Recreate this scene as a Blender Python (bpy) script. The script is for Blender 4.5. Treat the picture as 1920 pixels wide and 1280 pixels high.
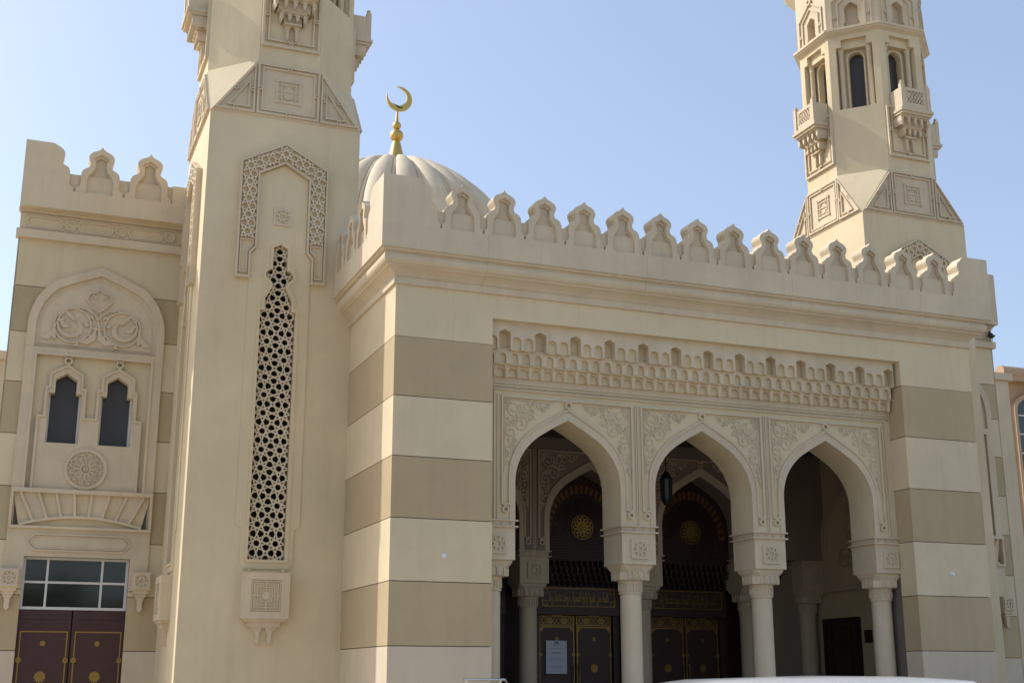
import bpy, math, random
from mathutils import Vector, Matrix
from mathutils.geometry import tessellate_polygon
R = math.radians
random.seed(7)
for o in list(bpy.data.objects): bpy.data.objects.remove(o)
S = bpy.context.scene
COL = S.collection

# ---------------------------------------------------------------- camera, sky, sun, exposure
cam = bpy.data.cameras.new('camera'); cam_ob = bpy.data.objects.new('camera', cam); COL.objects.link(cam_ob)
cam.sensor_width = 36; cam.lens = 2395.23 / 1920 * 36
cam.clip_start = 0.1; cam.clip_end = 3000
cam_ob.location = (-5.7037, -19.7338, 1.6)
_yaw, _pitch = .3761, .2577
_fw = Vector((math.sin(_yaw) * math.cos(_pitch), math.cos(_yaw) * math.cos(_pitch), math.sin(_pitch)))
cam_ob.rotation_euler = _fw.to_track_quat('-Z', 'Y').to_euler()
S.camera = cam_ob
SUN_AZ, SUN_EL = R(-50), R(41)        # azimuth from +Y, negative is towards -X
w = bpy.data.worlds.new('World'); S.world = w; w.use_nodes = True
nt = w.node_tree
sky = nt.nodes.new('ShaderNodeTexSky'); sky.sky_type = 'NISHITA'; sky.sun_disc = False
sky.sun_elevation = SUN_EL; sky.sun_rotation = SUN_AZ
sky.altitude = 0; sky.air_density = 1.0; sky.dust_density = 2.3; sky.ozone_density = 1.1
bg = nt.nodes['Background']; bg.inputs['Strength'].default_value = .128
hz = nt.nodes.new('ShaderNodeMix'); hz.data_type = 'RGBA'; hz.inputs['Factor'].default_value = .35    # even desert haze over the whole sky
hz.inputs['B'].default_value = (2.15, 2.5, 3.25, 1)
nt.links.new(sky.outputs[0], hz.inputs['A']); nt.links.new(hz.outputs['Result'], bg.inputs['Color'])
sl = bpy.data.lights.new('sun', 'SUN'); sl.energy = 2.05; sl.angle = R(.55); sl.color = (1, .98, .945)
so = bpy.data.objects.new('sun', sl); COL.objects.link(so)
_sd = Vector((math.sin(SUN_AZ) * math.cos(SUN_EL), math.cos(SUN_AZ) * math.cos(SUN_EL), math.sin(SUN_EL)))
so.rotation_euler = (-_sd).to_track_quat('-Z', 'Y').to_euler()
so.location = (-20, 20, 30)
S.view_settings.view_transform = 'Standard'; S.view_settings.look = 'None'
S.view_settings.exposure = 0.91; S.view_settings.gamma = 1
S.view_settings.use_curve_mapping = False

# ---------------------------------------------------------------- materials
MT = {}
def mat(name, col, rough=.8, var=.06, scale=1.2, bump=.15, bscale=60, metal=0, streak=0, spec=.3, coat=0):
    m = bpy.data.materials.new(name); m.use_nodes = True; t = m.node_tree; b = t.nodes['Principled BSDF']
    N = t.nodes.new; L = t.links.new
    b.inputs['Roughness'].default_value = rough; b.inputs['Metallic'].default_value = metal
    b.inputs['Specular IOR Level'].default_value = spec
    if coat: b.inputs['Coat Weight'].default_value = coat
    tc = N('ShaderNodeTexCoord')
    geo = N('ShaderNodeNewGeometry')
    n1 = N('ShaderNodeTexNoise'); n1.inputs['Scale'].default_value = scale; n1.inputs['Detail'].default_value = 6; n1.inputs['Roughness'].default_value = .65
    L(geo.outputs['Position'], n1.inputs['Vector'])
    ramp = N('ShaderNodeValToRGB'); e = ramp.color_ramp.elements
    e[0].position = .25; e[1].position = .75
    c = Vector(col)
    e[0].color = (*(c * (1 - var)), 1); e[1].color = (*(c * (1 + var)), 1)
    L(n1.outputs['Fac'], ramp.inputs['Fac'])
    out = ramp.outputs['Color']
    if streak:
        mp = N('ShaderNodeMapping'); mp.inputs['Scale'].default_value = (5, 5, .35)
        L(geo.outputs['Position'], mp.inputs['Vector'])
        n2 = N('ShaderNodeTexNoise'); n2.inputs['Scale'].default_value = 1.3; n2.inputs['Detail'].default_value = 5
        L(mp.outputs[0], n2.inputs['Vector'])
        r2 = N('ShaderNodeValToRGB'); r2.color_ramp.elements[0].position = .5; r2.color_ramp.elements[1].position = .78
        L(n2.outputs['Fac'], r2.inputs['Fac'])
        mx = N('ShaderNodeMix'); mx.data_type = 'RGBA'; mx.blend_type = 'MULTIPLY'
        mul = N('ShaderNodeMath'); mul.operation = 'MULTIPLY'; mul.inputs[1].default_value = streak
        L(r2.outputs['Color'], mul.inputs[0]); L(mul.outputs[0], mx.inputs['Factor'])
        L(out, mx.inputs['A']); mx.inputs['B'].default_value = (.72, .66, .56, 1)
        out = mx.outputs['Result']
    if name in ('cream', 'taupe', 'stone', 'stone_base', 'dome_stone'):
        oi = N('ShaderNodeObjectInfo'); mr = N('ShaderNodeMapRange'); mr.inputs['To Min'].default_value = .955; mr.inputs['To Max'].default_value = 1.035
        n4 = N('ShaderNodeTexNoise'); n4.inputs['Scale'].default_value = .35; n4.inputs['Detail'].default_value = 8; n4.inputs['Roughness'].default_value = .7; L(geo.outputs['Position'], n4.inputs['Vector'])
        m4 = N('ShaderNodeMapRange'); m4.inputs['From Min'].default_value = .3; m4.inputs['From Max'].default_value = .7; m4.inputs['To Min'].default_value = .89; m4.inputs['To Max'].default_value = 1.06
        L(n4.outputs['Fac'], m4.inputs['Value'])
        L(oi.outputs['Random'], mr.inputs['Value']); pm = N('ShaderNodeMath'); pm.operation = 'MULTIPLY'; L(mr.outputs[0], pm.inputs[0]); L(m4.outputs[0], pm.inputs[1])
        vm = N('ShaderNodeVectorMath'); vm.operation = 'SCALE'; L(out, vm.inputs[0]); L(pm.outputs[0], vm.inputs['Scale']); out = vm.outputs[0]
    L(out, b.inputs['Base Color'])
    if bump:
        n3 = N('ShaderNodeTexNoise'); n3.inputs['Scale'].default_value = bscale; n3.inputs['Detail'].default_value = 3
        L(geo.outputs['Position'], n3.inputs['Vector'])
        bp = N('ShaderNodeBump'); bp.inputs['Strength'].default_value = bump; bp.inputs['Distance'].default_value = .01
        L(n3.outputs['Fac'], bp.inputs['Height']); L(bp.outputs[0], b.inputs['Normal'])
    MT[name] = m; return m
mat('cream', (.67, .555, .36), .85, .05, .9, .2, 90, streak=.2)
mat('taupe', (.48, .375, .222), .85, .05, .9, .2, 90, streak=.18)
mat('stone', (.63, .522, .365), .75, .07, 1.6, .12, 40, streak=.25)
mat('stone_base', (.61, .51, .372), .75, .06, 1.6, .12, 40, streak=.18)
mat('joint', (.16, .14, .11), .9, .1, 3, 0)
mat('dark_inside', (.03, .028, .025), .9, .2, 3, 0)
mat('dome_stone', (.65, .545, .385), .7, .07, 1.2, .1, 30, streak=.45)
mat('gold', (.62, .43, .12), .38, .12, 3, .05, 40, metal=.85, spec=.5)
mat('gold_dull', (.30, .19, .05), .45, .2, 5, .05, 40, metal=.7, spec=.5)
mat('wood_dark', (.05, .022, .016), .45, .25, 4, .1, 50, spec=.4)
mat('maroon', (.058, .021, .017), .45, .2, 4, .1, 50, spec=.4)
mat('wood_grille', (.035, .018, .013), .55, .25, 4, .1, 50)
mat('amber', (.16, .075, .025), .4, .25, 6, .05, 30)
mat('window_glass', (.06, .056, .05), .2, .1, 1, 0, spec=.2)
mat('transom_glass', (.02, .021, .02), .05, .1, 1, 0, spec=.5)
mat('white_frame', (.62, .60, .56), .5, .04, 2, 0)
mat('steel', (.62, .6, .57), .25, .05, 4, 0, metal=1)
mat('black_metal', (.02, .02, .022), .4, .1, 4, 0, metal=.4)
mat('paper', (.66, .67, .72), .8, .03, 2, 0)
mat('ink', (.05, .05, .07), .8, .1, 2, 0)
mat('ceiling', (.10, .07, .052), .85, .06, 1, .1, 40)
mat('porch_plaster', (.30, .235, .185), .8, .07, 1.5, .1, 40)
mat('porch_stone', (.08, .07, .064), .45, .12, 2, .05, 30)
mat('paving', (.50, .42, .32), .85, .12, .6, .2, 20)
mat('asphalt', (.09, .083, .072), .9, .2, .8, .3, 80)
mat('kerb', (.45, .43, .40), .85, .08, 2, .15, 40)
mat('car_paint', (.62, .62, .61), .3, .01, 1, 0, spec=.5, coat=.8)
mat('car_glass', (.015, .016, .018), .05, .1, 1, 0, spec=.6)
mat('tyre', (.02, .02, .02), .8, .1, 5, 0)
mat('rim', (.5, .5, .5), .3, .05, 5, 0, metal=.9)
mat('lamp_red', (.4, .02, .02), .3, .1, 3, 0)
mat('pigeon', (.035, .035, .045), .6, .3, 40, 0)
mat('orange_wall', (.45, .31, .19), .85, .05, .8, .1, 40)
mat('far_wall', (.60, .47, .30), .85, .05, .8, .1, 40)
mat('green_glass', (.02, .035, .032), .12, .3, .6, 0, spec=.6)
mat('sign_yellow', (.62, .50, .14), .6, .03, 2, 0)
mat('white_plastic', (.75, .75, .74), .4, .02, 2, 0)
mat('lantern_metal', (.03, .034, .032), .45, .3, 8, 0, metal=.6)
mat('lantern_glass', (.04, .05, .05), .15, .2, 4, 0)
mat('leaf', (.05, .08, .025), .6, .35, 1.5, 0)
mat('bark', (.10, .075, .05), .9, .2, 5, .3, 20)

# ---------------------------------------------------------------- mesh builder
JIT = random.Random(5)
class MB:
    """collects shapes; every shape is laid out in (u, v, d): right, up, outwards (towards -Y)."""
    def __init__(s, M=None): s.v = []; s.f = []; s.M = M
    def P(s, u, v, d):
        p = Vector((u, -d, v))
        if s.M: p = s.M @ p
        s.v.append(p); return len(s.v) - 1
    def poly(s, loops, d0, d1, back=False):
        """loops: outer + holes in (u, v); extruded from d0 (back) to d1 (front)"""
        n0 = [[s.P(u, v, d1) for u, v in lp] for lp in loops]
        n1 = [[s.P(u, v, d0) for u, v in lp] for lp in loops]
        flat = [i for lp in n0 for i in lp]; flatb = [i for lp in n1 for i in lp]
        tris = tessellate_polygon([[Vector((u, v, 0)) for u, v in lp] for lp in loops])
        pts = [q for lp in loops for q in lp]
        for a, b, c in tris:
            (ax, ay), (bx, by), (cx, cy) = pts[a], pts[b], pts[c]
            if (bx - ax) * (cy - ay) - (by - ay) * (cx - ax) < 0: b, c = c, b
            s.f.append((flat[a], flat[b], flat[c]))
            if back: s.f.append((flatb[a], flatb[c], flatb[b]))
        for k, lp in enumerate(loops):
            A = sum(lp[i][0] * lp[(i + 1) % len(lp)][1] - lp[(i + 1) % len(lp)][0] * lp[i][1] for i in range(len(lp)))
            ccw = (A > 0) if k == 0 else (A < 0)
            m = len(lp)
            for i in range(m):
                j = (i + 1) % m
                q = (n0[k][i], n1[k][i], n1[k][j], n0[k][j])
                s.f.append(q if ccw else q[::-1])
        return s
    def rect(s, u0, u1, v0, v1, d0, d1, back=True):
        return s.poly([[(u0, v0), (u1, v0), (u1, v1), (u0, v1)]], d0, d1, back)
    def box(s, x0, x1, y0, y1, z0, z1): return s.rect(x0, x1, z0, z1, -y1, -y0)
    def strip(s, pts, wd, d0, d1, closed=False):
        """flat strap of width wd along a polyline; wd may be a list"""
        n = len(pts); L, Rr = [], []; d1 += JIT.uniform(0, .004)      # crossing straps never share a plane
        for i in range(n):
            a = Vector(pts[(i - 1) % n] if (closed or i > 0) else pts[i]); b = Vector(pts[(i + 1) % n] if (closed or i < n - 1) else pts[i])
            p = Vector(pts[i])
            t1 = (p - a); t2 = (b - p)
            if t1.length < 1e-9: t1 = t2
            if t2.length < 1e-9: t2 = t1
            t1.normalize(); t2.normalize(); t = (t1 + t2)
            if t.length < 1e-6: t = t1
            t.normalize(); nn = Vector((-t.y, t.x)); k = max(.5, t.dot(t1))
            ww = (wd[i] if isinstance(wd, (list, tuple)) else wd) / 2 / k
            L.append(p + nn * ww); Rr.append(p - nn * ww)
        rng = range(n if closed else n - 1)
        idx = [[s.P(q.x, q.y, d) for q in X] for X in (L, Rr) for d in (d1, d0)]
        lf, lb, rf, rb = idx
        for i in rng:
            j = (i + 1) % n
            s.f += [(rf[i], rf[j], lf[j], lf[i]), (lf[i], lf[j], lb[j], lb[i]), (rb[i], rb[j], rf[j], rf[i])]
        if not closed:
            s.f += [(lf[0], lb[0], rb[0], rf[0]), (rf[-1], rb[-1], lb[-1], lf[-1])]
        return s
    def lathe(s, prof, c=(0, 0), n=20, phase=0):
        """prof: list of (r, z) round a vertical axis at world-local (x, y)=c"""
        rows = []
        for r, z in prof:
            rows.append([s.P(c[0] + r * math.cos(phase + 2 * math.pi * k / n), z, -(c[1] + r * math.sin(phase + 2 * math.pi * k / n))) for k in range(n)])
        for a, b in zip(rows, rows[1:]):
            for k in range(n):
                j = (k + 1) % n; s.f.append((a[k], a[j], b[j], b[k]))
        s.f.append(tuple(rows[0][::-1])); s.f.append(tuple(rows[-1]))
        return s
    def loft(s, rings):
        """rings of equal length in local xyz"""
        rows = []
        for rg in rings: rows.append([s.P(x, z, -y) for x, y, z in rg])
        n = len(rows[0])
        for a, b in zip(rows, rows[1:]):
            for k in range(n):
                j = (k + 1) % n; s.f.append((a[k], a[j], b[j], b[k]))
        s.f.append(tuple(rows[0][::-1])); s.f.append(tuple(rows[-1]))
        return s
    def tube(s, pts, r, n=8):
        pts = [Vector(p) for p in pts]; rows = []
        for i, p in enumerate(pts):
            t = (pts[min(i + 1, len(pts) - 1)] - pts[max(i - 1, 0)]).normalized()
            a = t.cross(Vector((0, 0, 1)));
            if a.length < 1e-3: a = Vector((1, 0, 0))
            a.normalize(); b = a.cross(t); rr = r[i] if isinstance(r, (list, tuple)) else r
            rows.append([s.P(*(lambda q: (q.x, q.z, -q.y))(p + (a * math.cos(2 * math.pi * k / n) + b * math.sin(2 * math.pi * k / n)) * rr)) for k in range(n)])
        for A, B in zip(rows, rows[1:]):
            for k in range(n):
                j = (k + 1) % n; s.f.append((A[j], A[k], B[k], B[j]))
        s.f.append(tuple(rows[0])); s.f.append(tuple(rows[-1][::-1]))
        return s
    def mesh(s, name, m, smooth=False):
        me = bpy.data.meshes.new(name); me.from_pydata([tuple(p) for p in s.v], [], s.f); me.update()
        if m: me.materials.append(MT[m])
        if smooth:
            for p in me.polygons: p.use_smooth = True
            try: me.set_sharp_from_angle(angle=R(40))
            except Exception: pass
        return me
    def build(s, name, m, parent=None, loc=(0, 0, 0), rot=0, smooth=False, **kw):
        return put(s.mesh(name, m, smooth), name, parent, loc, rot, **kw)
def put(me, name, parent=None, loc=(0, 0, 0), rot=0, label=None, cat=None, group=None, kind=None):
    o = bpy.data.objects.new(name, me); COL.objects.link(o); o.location = loc; o.rotation_euler = (0, 0, rot)
    if parent: o.parent = parent
    if label: o['label'] = label
    if cat: o['category'] = cat
    if group: o['group'] = group
    if kind: o['kind'] = kind
    return o
def thing(name, label, cat, loc=(0, 0, 0), rot=0, group=None):
    return put(None, name, None, loc, rot, label, cat, group)
def copy_tree(o, parent=None):
    c = o.copy(); COL.objects.link(c); c.parent = parent
    for ch in list(o.children): copy_tree(ch, c)
    return c
def arc(cx, cz, r, a0, a1, n=12): return [(cx + r * math.cos(R(a0 + (a1 - a0) * i / n)), cz + r * math.sin(R(a0 + (a1 - a0) * i / n))) for i in range(n + 1)]
def bez(p0, p1, p2, n=8): return [tuple((1 - t) ** 2 * Vector(p0) + 2 * t * (1 - t) * Vector(p1) + t * t * Vector(p2)) for t in (i / n for i in range(n + 1))]
def mirror(pts, c=0): return [(2 * c - u, v) for u, v in reversed(pts)]
def hexagon(u, v, r, a0=90): return [(u + r * math.cos(R(a0 + 60 * k)), v + r * math.sin(R(a0 + 60 * k))) for k in range(6)]
def ring(mb, u, v, r1, r2, d0, d1, n=6, a0=90):
    f = lambda r: [(u + r * math.cos(R(a0 + 360 / n * k)), v + r * math.sin(R(a0 + 360 / n * k))) for k in range(n)]
    mb.poly([f(r1), f(r2)], d0, d1 + JIT.uniform(.0042, .006))

# strapwork: octagon-and-square tiling with its star lines, clipped to a region
def inside(p, poly):
    x, y = p; c = False; n = len(poly)
    for i in range(n):
        (x1, y1), (x2, y2) = poly[i], poly[(i + 1) % n]
        if (y1 > y) != (y2 > y) and x < (x2 - x1) * (y - y1) / (y2 - y1) + x1: c = not c
    return c
def star_lines(pitch, u0, u1, v0, v1, cu=0, cv=0):
    a = pitch / 2; out = []
    i0, i1 = math.floor((u0 - cu) / pitch) - 1, math.ceil((u1 - cu) / pitch) + 1
    j0, j1 = math.floor((v0 - cv) / pitch) - 1, math.ceil((v1 - cv) / pitch) + 1
    for i in range(i0, i1 + 1):
        for j in range(j0, j1 + 1):
            ox, oy = cu + i * pitch, cv + j * pitch
            m = [(ox + a * math.cos(R(45 * k)), oy + a * math.sin(R(45 * k))) for k in range(8)]
            for k in range(8): out.append((m[k], m[(k + 3) % 8]))
            # small four-pointed star in the square between four octagons
            sx, sy = ox + a, oy + a; h = a * (1 - math.tan(R(22.5))) * math.cos(R(45)) * 1.0
            q = [(sx + h * math.cos(R(45 + 90 * k)), sy + h * math.sin(R(45 + 90 * k))) for k in range(4)]
            g = h * .36
            for k in range(4):
                z = (sx + g * math.cos(R(90 + 90 * k)), sy + g * math.sin(R(90 + 90 * k)))
                out.append((q[k], z)); out.append((z, q[(k + 1) % 4]))
    return out
def lattice(mb, region, pitch, wd, d0, d1, cu=0, cv=0):
    us = [p[0] for p in region]; vs = [p[1] for p in region]
    for (p, q) in star_lines(pitch, min(us), max(us), min(vs), max(vs), cu, cv):
        p = Vector(p); q = Vector(q); n = 10; run = None
        for i in range(n + 1):
            c = p.lerp(q, i / n); ins = inside(c, region)
            if ins and run is None: run = c
            if run is not None and (not ins or i == n):
                e = c if ins else p.lerp(q, (i - .5) / n)
                if (e - run).length > pitch * .06: mb.strip([tuple(run), tuple(e)], wd, d0, d1)
                run = None
def star_square(mb, u, v, h, d, th=.016):
    """square boss with a knotted eight-pointed star"""
    mb.poly([[(u - h, v - h), (u + h, v - h), (u + h, v + h), (u - h, v + h)], [(u - h * .76, v - h * .76), (u + h * .76, v - h * .76), (u + h * .76, v + h * .76), (u - h * .76, v + h * .76)]], 0, d)
    mb.rect(u - h * .78, u + h * .78, v - h * .78, v + h * .78, 0, d - th * 1.6)
    g = h * .74; wd = h * .13; dd = d - .003
    st = [(u + g * (.62 if k % 2 else .42) * math.cos(R(22.5 * k)), v + g * (.62 if k % 2 else .42) * math.sin(R(22.5 * k))) for k in range(16)]
    mb.strip(st, wd, d - th * 1.7, dd, True)
    for k in range(4):
        a = R(45 + 90 * k); cs, sn = math.cos(a), math.sin(a)
        Q = lambda r, t: (u + r * cs - t * sn, v + r * sn + t * cs)
        mb.strip([Q(g * .45, 0), Q(g * .85, g * .42), Q(g * 1.3, g * .02), Q(g * .85, -g * .42), Q(g * .45, 0)], wd, d - th * 1.7, dd)
def curl(mb, c, r, a0, turns, w, d0, d1, hand=1, leaves=3):
    pts = []; wd = []; n = int(14 * turns) + 6
    for i in range(n + 1):
        t = i / n; rr = r * (1 - .78 * t); a = R(a0) + hand * turns * 2 * math.pi * t
        pts.append((c[0] + rr * math.cos(a), c[1] + rr * math.sin(a))); wd.append(w * (1.1 - .5 * t))
    wd[-1] = w * 1.9; wd[-2] = w * 2.2; wd[-3] = w * 1.6
    mb.strip(pts, wd, d0, d1)
    for k in range(leaves):
        i = int(n * (.12 + .22 * k)); p = Vector(pts[i]); o = (p - Vector(c)).normalized(); t = Vector((-o.y, o.x)) * hand
        s = -1 if k % 2 else 1
        q = [p, p + o * s * r * .16 + t * r * .16, p + o * s * r * .30 + t * r * .42]
        mb.strip([tuple(x) for x in q], [w * .8, w * 1.9, w * .3], d0, d1 - .002)

# ================================================================ GROUND
g = MB(); g.box(-400, 400, -400, 400, -.3, 0); g.build('ground', 'paving', kind='structure')
g = MB(); g.box(-200, 200, -17, -9.5, -.02, .004); g.build('road', 'asphalt', kind='structure')
for y0, nm in ((-9.5, 'pavement_kerb'), (-17.25, 'pavement_kerb')):
    g = MB(); g.box(-200, 200, y0, y0 + .25, 0, .12); g.build(nm, 'kerb', kind='structure')

# ================================================================ shared shapes
JZ = [2.095 + k for k in range(6)]                 # joints between the coursed bands
def arch_half(w, zs, zt, za, tw):
    """right half of a four-centred arch from the springing up to the apex"""
    return [(w, zs)] + bez((w, zt), (w * .985, zt + (za - zt) * .43), (tw, zt + (za - zt) * .71), 9) + [(tw * .5, zt + (za - zt) * .865), (0, za)]
def arch_full(w, zs, zt, za, tw, c=0):
    r = arch_half(w, zs, zt, za, tw); l = [(-u, v) for u, v in reversed(r[:-1])]
    return [(c + u, v) for u, v in r + l]
IN_ARCH = dict(w=1.0, zs=4.20, zt=4.86, za=5.985, tw=.56)
OUT_ARCH = dict(w=1.105, zs=4.40, zt=4.92, za=6.14, tw=.63)
ARCH_X = [3.325, 6.01, 8.695]
PIER_X = [4.6675, 7.3525]

def bands(root, u0, u1, z0, z1, name, M=None, top=None, first='stone_base', d0=-.03, d1=0, cols=('taupe', 'cream')):
    """coursed panels of one wall face, each a slab with an open joint round it"""
    zs = [z for z in JZ + [8.085, 9.0] if z0 < z < z1 and (top is None or z <= top)]
    edges = [z0] + zs + [z1]
    for k in range(len(edges) - 1):
        a, b = edges[k], edges[k + 1]
        m = first if b <= JZ[0] + .01 else cols[int(round(a - JZ[0])) % 2]
        if k == len(edges) - 2 and top is not None: m = 'cream'
        mb = MB(M); mb.rect(u0, u1, a + (.007 if k else 0), b - (.007 if k < len(edges) - 2 else 0), d0, d1)
        mb.build(name, m, root)

# ================================================================ PORTICO
PO = thing('entrance_portico', 'cream and taupe banded stone entrance portico with three pointed arches and merlon parapet', 'portico')
PW = 11.921
XL, XR, ZT = 1.735, 10.215, 7.57                   # opening in the front wall
# core behind the panels
mb = MB()
mb.box(.03, XL - .03, .03, 1.2, 0, 8.0); mb.box(XR + .03, PW - .03, .03, 1.2, 0, 8.0)
mb.box(.03, .3, 1.2, 3.0, 0, 8.0); mb.box(PW - .3, PW - .03, 1.2, 3.0, 0, 8.0)
mb.box(XL - .03, XR + .03, .03, 1.2, ZT + .03, 8.0)
mb.build('core_wall', 'joint', PO)
bands(PO, 0, XL, 0, JZ[5], 'wall_panel'); bands(PO, XR, PW, 0, JZ[5], 'wall_panel')
ML = Matrix(((0, 1, 0, 0), (-1, 0, 0, 0), (0, 0, 1, 0), (0, 0, 0, 1)))       # front -> left face: (x,y)->(y,-x)
ML = Matrix.Rotation(R(-90), 4, 'Z')
bands(PO, -3.0, -.03, 0, 7.995, 'wall_panel', ML, top=JZ[5])                 # left side wall, x = 0
MR = Matrix.Translation((PW, 0, 0)) @ Matrix.Rotation(R(90), 4, 'Z')
bands(PO, .03, 3.0, 0, 7.995, 'wall_panel', MR, top=JZ[5])
# reveals of the opening
MRe = Matrix.Translation((XR, 0, 0)) @ Matrix.Rotation(R(-90), 4, 'Z')
bands(PO, -.46, -.03, 0, ZT, 'reveal_panel', MRe, top=JZ[5])
MLe = Matrix.Translation((XL, 0, 0)) @ Matrix.Rotation(R(90), 4, 'Z')
bands(PO, .03, .46, 0, ZT, 'reveal_panel', MLe, top=JZ[5])
mb = MB(); e = .007
mb.poly([[(0, JZ[5] + e), (XL, JZ[5] + e), (XL, ZT), (XR, ZT), (XR, JZ[5] + e), (PW, JZ[5] + e), (PW, 7.995), (0, 7.995)]], -.03, 0)
mb.build('lintel_panel', 'cream', PO)
mb = MB(); mb.box(XL, XR, .03, .46, ZT, ZT + .03); mb.build('soffit', 'cream', PO)
# cornice: one profile carried round three sides
PROF = [(-.02, 7.99), (.045, 7.995), (.045, 8.105), (.02, 8.11), (.03, 8.135), (.06, 8.175), (.11, 8.215), (.165, 8.245), (.195, 8.25), (.20, 8.275), (.23, 8.285), (.262, 8.31), (.282, 8.345), (.288, 8.385), (.28, 8.425), (.262, 8.455), (.262, 8.472), (.315, 8.478), (.318, 8.515), (.33, 8.52), (-.02, 8.52)]
def swept(prof, path_fn, n):
    mb = MB(); rows = []
    for o, z in prof: rows.append([mb.P(x, z, -y) for x, y in path_fn(o)])
    for a, b in zip(rows, rows[1:]):
        for k in range(n - 1): mb.f.append((a[k], a[k + 1], b[k + 1], b[k]))
    return mb
pp = lambda o: [(-o, 3.0), (-o, -o), (PW + o, -o), (PW + o, 3.0)]
co = swept(PROF, pp, 4).build('cornice', 'stone', PO, smooth=False)
# joints in the cast cornice
for x in (1.52, 4.55, 7.6, 10.55):
    mb = MB(); rows = [[mb.P(xx, z, o + .0015) for xx in (x, x + .006)] for o, z in PROF[1:-1]]
    for a_, b_ in zip(rows, rows[1:]): mb.f.append((a_[0], a_[1], b_[1], b_[0]))
    mb.rect(x, x + .006, 8.52, 8.93, .3615, .3617); mb.build('cornice_joint', 'taupe', PO)
# parapet
OV = .36; ZB, ZP = 8.52, 9.79
MER = [(0, 9.79), (.03, 9.745), (.075, 9.715), (.135, 9.69), (.18, 9.655), (.205, 9.61), (.208, 9.565), (.19, 9.515), (.172, 9.475), (.176, 9.43), (.20, 9.395), (.245, 9.375), (.285, 9.345), (.305, 9.30), (.312, 9.256), (.312, 9.065), (.335, 9.03), (.362, 9.015), (.364, 8.94)]
PAN = [(0, 9.655), (.112, 9.585), (.122, 9.56), (.085, 9.515), (.092, 9.40), (.13, 9.33), (.185, 9.255), (.212, 9.17), (.216, 8.945)]
def merlon_mesh(sc=1.0, z0=8.94, depth=.30, pitch=.763):
    s = lambda pts: [(u * sc, z0 + (v - 8.94) * sc) for u, v in pts]
    h = pitch / 2 - .001
    prof = s(MER); prof = prof[:-1] + [(h - .017 * sc, prof[-2][1]), (h - .017 * sc, z0)]
    r = prof; out = r + [(-u, v) for u, v in reversed(r[1:])]
    pr = s(PAN); pin = pr + [(-u, v) for u, v in reversed(pr[1:])]
    mb = MB(); mb.poly([out[::-1], pin], -depth * .3, 0); mb.poly([out[::-1]], -depth, -depth * .3, True)
    # stepped inner edge of the sunk panel
    ctr = lambda q, k: [(u * k, z0 + .3 * sc + (v - z0 - .3 * sc) * k) for u, v in q]
    mb.poly([ctr(pin, .999)[::-1], ctr(pin, .87)], -depth * .29, -.05)
    return mb.mesh('merlon', 'stone')
def parapet(root, u0, u1, centers, M, blocks, sc=1.0, z0=8.94, zb=ZB, zp=ZP, depth=.3, pitch=.763):
    """frieze wall with merlons standing on it; blocks: (edge, merlon-side) corner pieces"""
    mb = MB(M); mb.rect(u0, u1, zb, z0, -depth, 0); mb.build('parapet_wall', 'stone', root)
    mb = MB(M); mb.rect(u0 + .3, u1 - .3, z0, z0 + .316 * sc, -depth + .01, -.055); mb.build('parapet_back', 'stone', root)
    me = merlon_mesh(sc, z0, depth, pitch)
    for c in centers:
        o = put(me, 'merlon', root); o.matrix_local = M @ Matrix.Translation((c, 0, 0))
    for (c, side, edge) in blocks:           # half merlon profile grown into a corner block
        mb = MB(M)
        hf = [(c + side * u * sc, z0 + (v - 8.94) * sc) for u, v in MER[3:-1]]
        hf = hf + [(c + side * (pitch / 2 - .018 * sc), hf[-1][1]), (c + side * (pitch / 2 - .018 * sc), z0)]
        pts = [(edge, zp)] + [(c + side * .02, zp), (c + side * .07 * sc, zp - .03)] + hf + [(edge, z0)]
        if side > 0: pts = pts[::-1]
        mb.poly([pts], -depth, 0, True); mb.build('corner_block', 'stone', root)
MC = [1.045 + .763 * i for i in range(14)]
MF = Matrix.Translation((0, -OV, 0))
parapet(PO, -OV, PW + OV, MC, MF, [(MC[0] - .763, 1, -OV), (MC[-1] + .763, -1, PW + OV)])
MSL = Matrix.Translation((-OV, 0, 0)) @ Matrix.Rotation(R(-90), 4, 'Z')
parapet(PO, -3.0, OV - .30, [-1.045 - .763 * i for i in range(3)], MSL, [(-.282, -1, OV - .3)])
MSR = Matrix.Translation((PW + OV, 0, 0)) @ Matrix.Rotation(R(90), 4, 'Z')
parapet(PO, -OV + .30, 3.0, [1.045 + .763 * i for i in range(3)], MSR, [(.282, 1, -OV + .3)])
mb = MB(); mb.box(.04, PW - .04, .04, 6.2, 8.0, 8.3); mb.build('roof', 'ceiling', PO)

# ---- carved cornice of small niches at the head of the opening
CP = .2227
def cell_plate(hw, z0, z1, za, zs, pointed, d0, d1, m, name):
    """one unit with an arched notch open at its foot"""
    h = CP / 2
    if pointed: nt_ = [(hw, z0), (hw, zs), (0, za), (-hw, zs), (-hw, z0)]
    else: nt_ = [(hw, z0)] + [(hw * math.cos(R(a)), zs + (za - zs) * math.sin(R(a)) ** .8) for a in range(0, 181, 20)] + [(-hw, z0)]
    mb = MB(); mb.poly([[(h, z0)] + [(h, z1), (-h, z1), (-h, z0)] + nt_[::-1]][:1], d0, d1, True)
    nf = len(mb.f)
    if not pointed: mb.rect(-hw - .01, hw + .01, z0, za + .01, d0, d1 - .06)
    me = mb.mesh(name, m); me.materials.append(MT['cream'])
    for p in me.polygons:
        if p.index >= nf: p.material_index = 1
    return me
hexcell = cell_plate(.106, 7.085, 7.555, 7.44, 7.385, True, -.36, -.12, 'stone', 'niche_unit')
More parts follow.
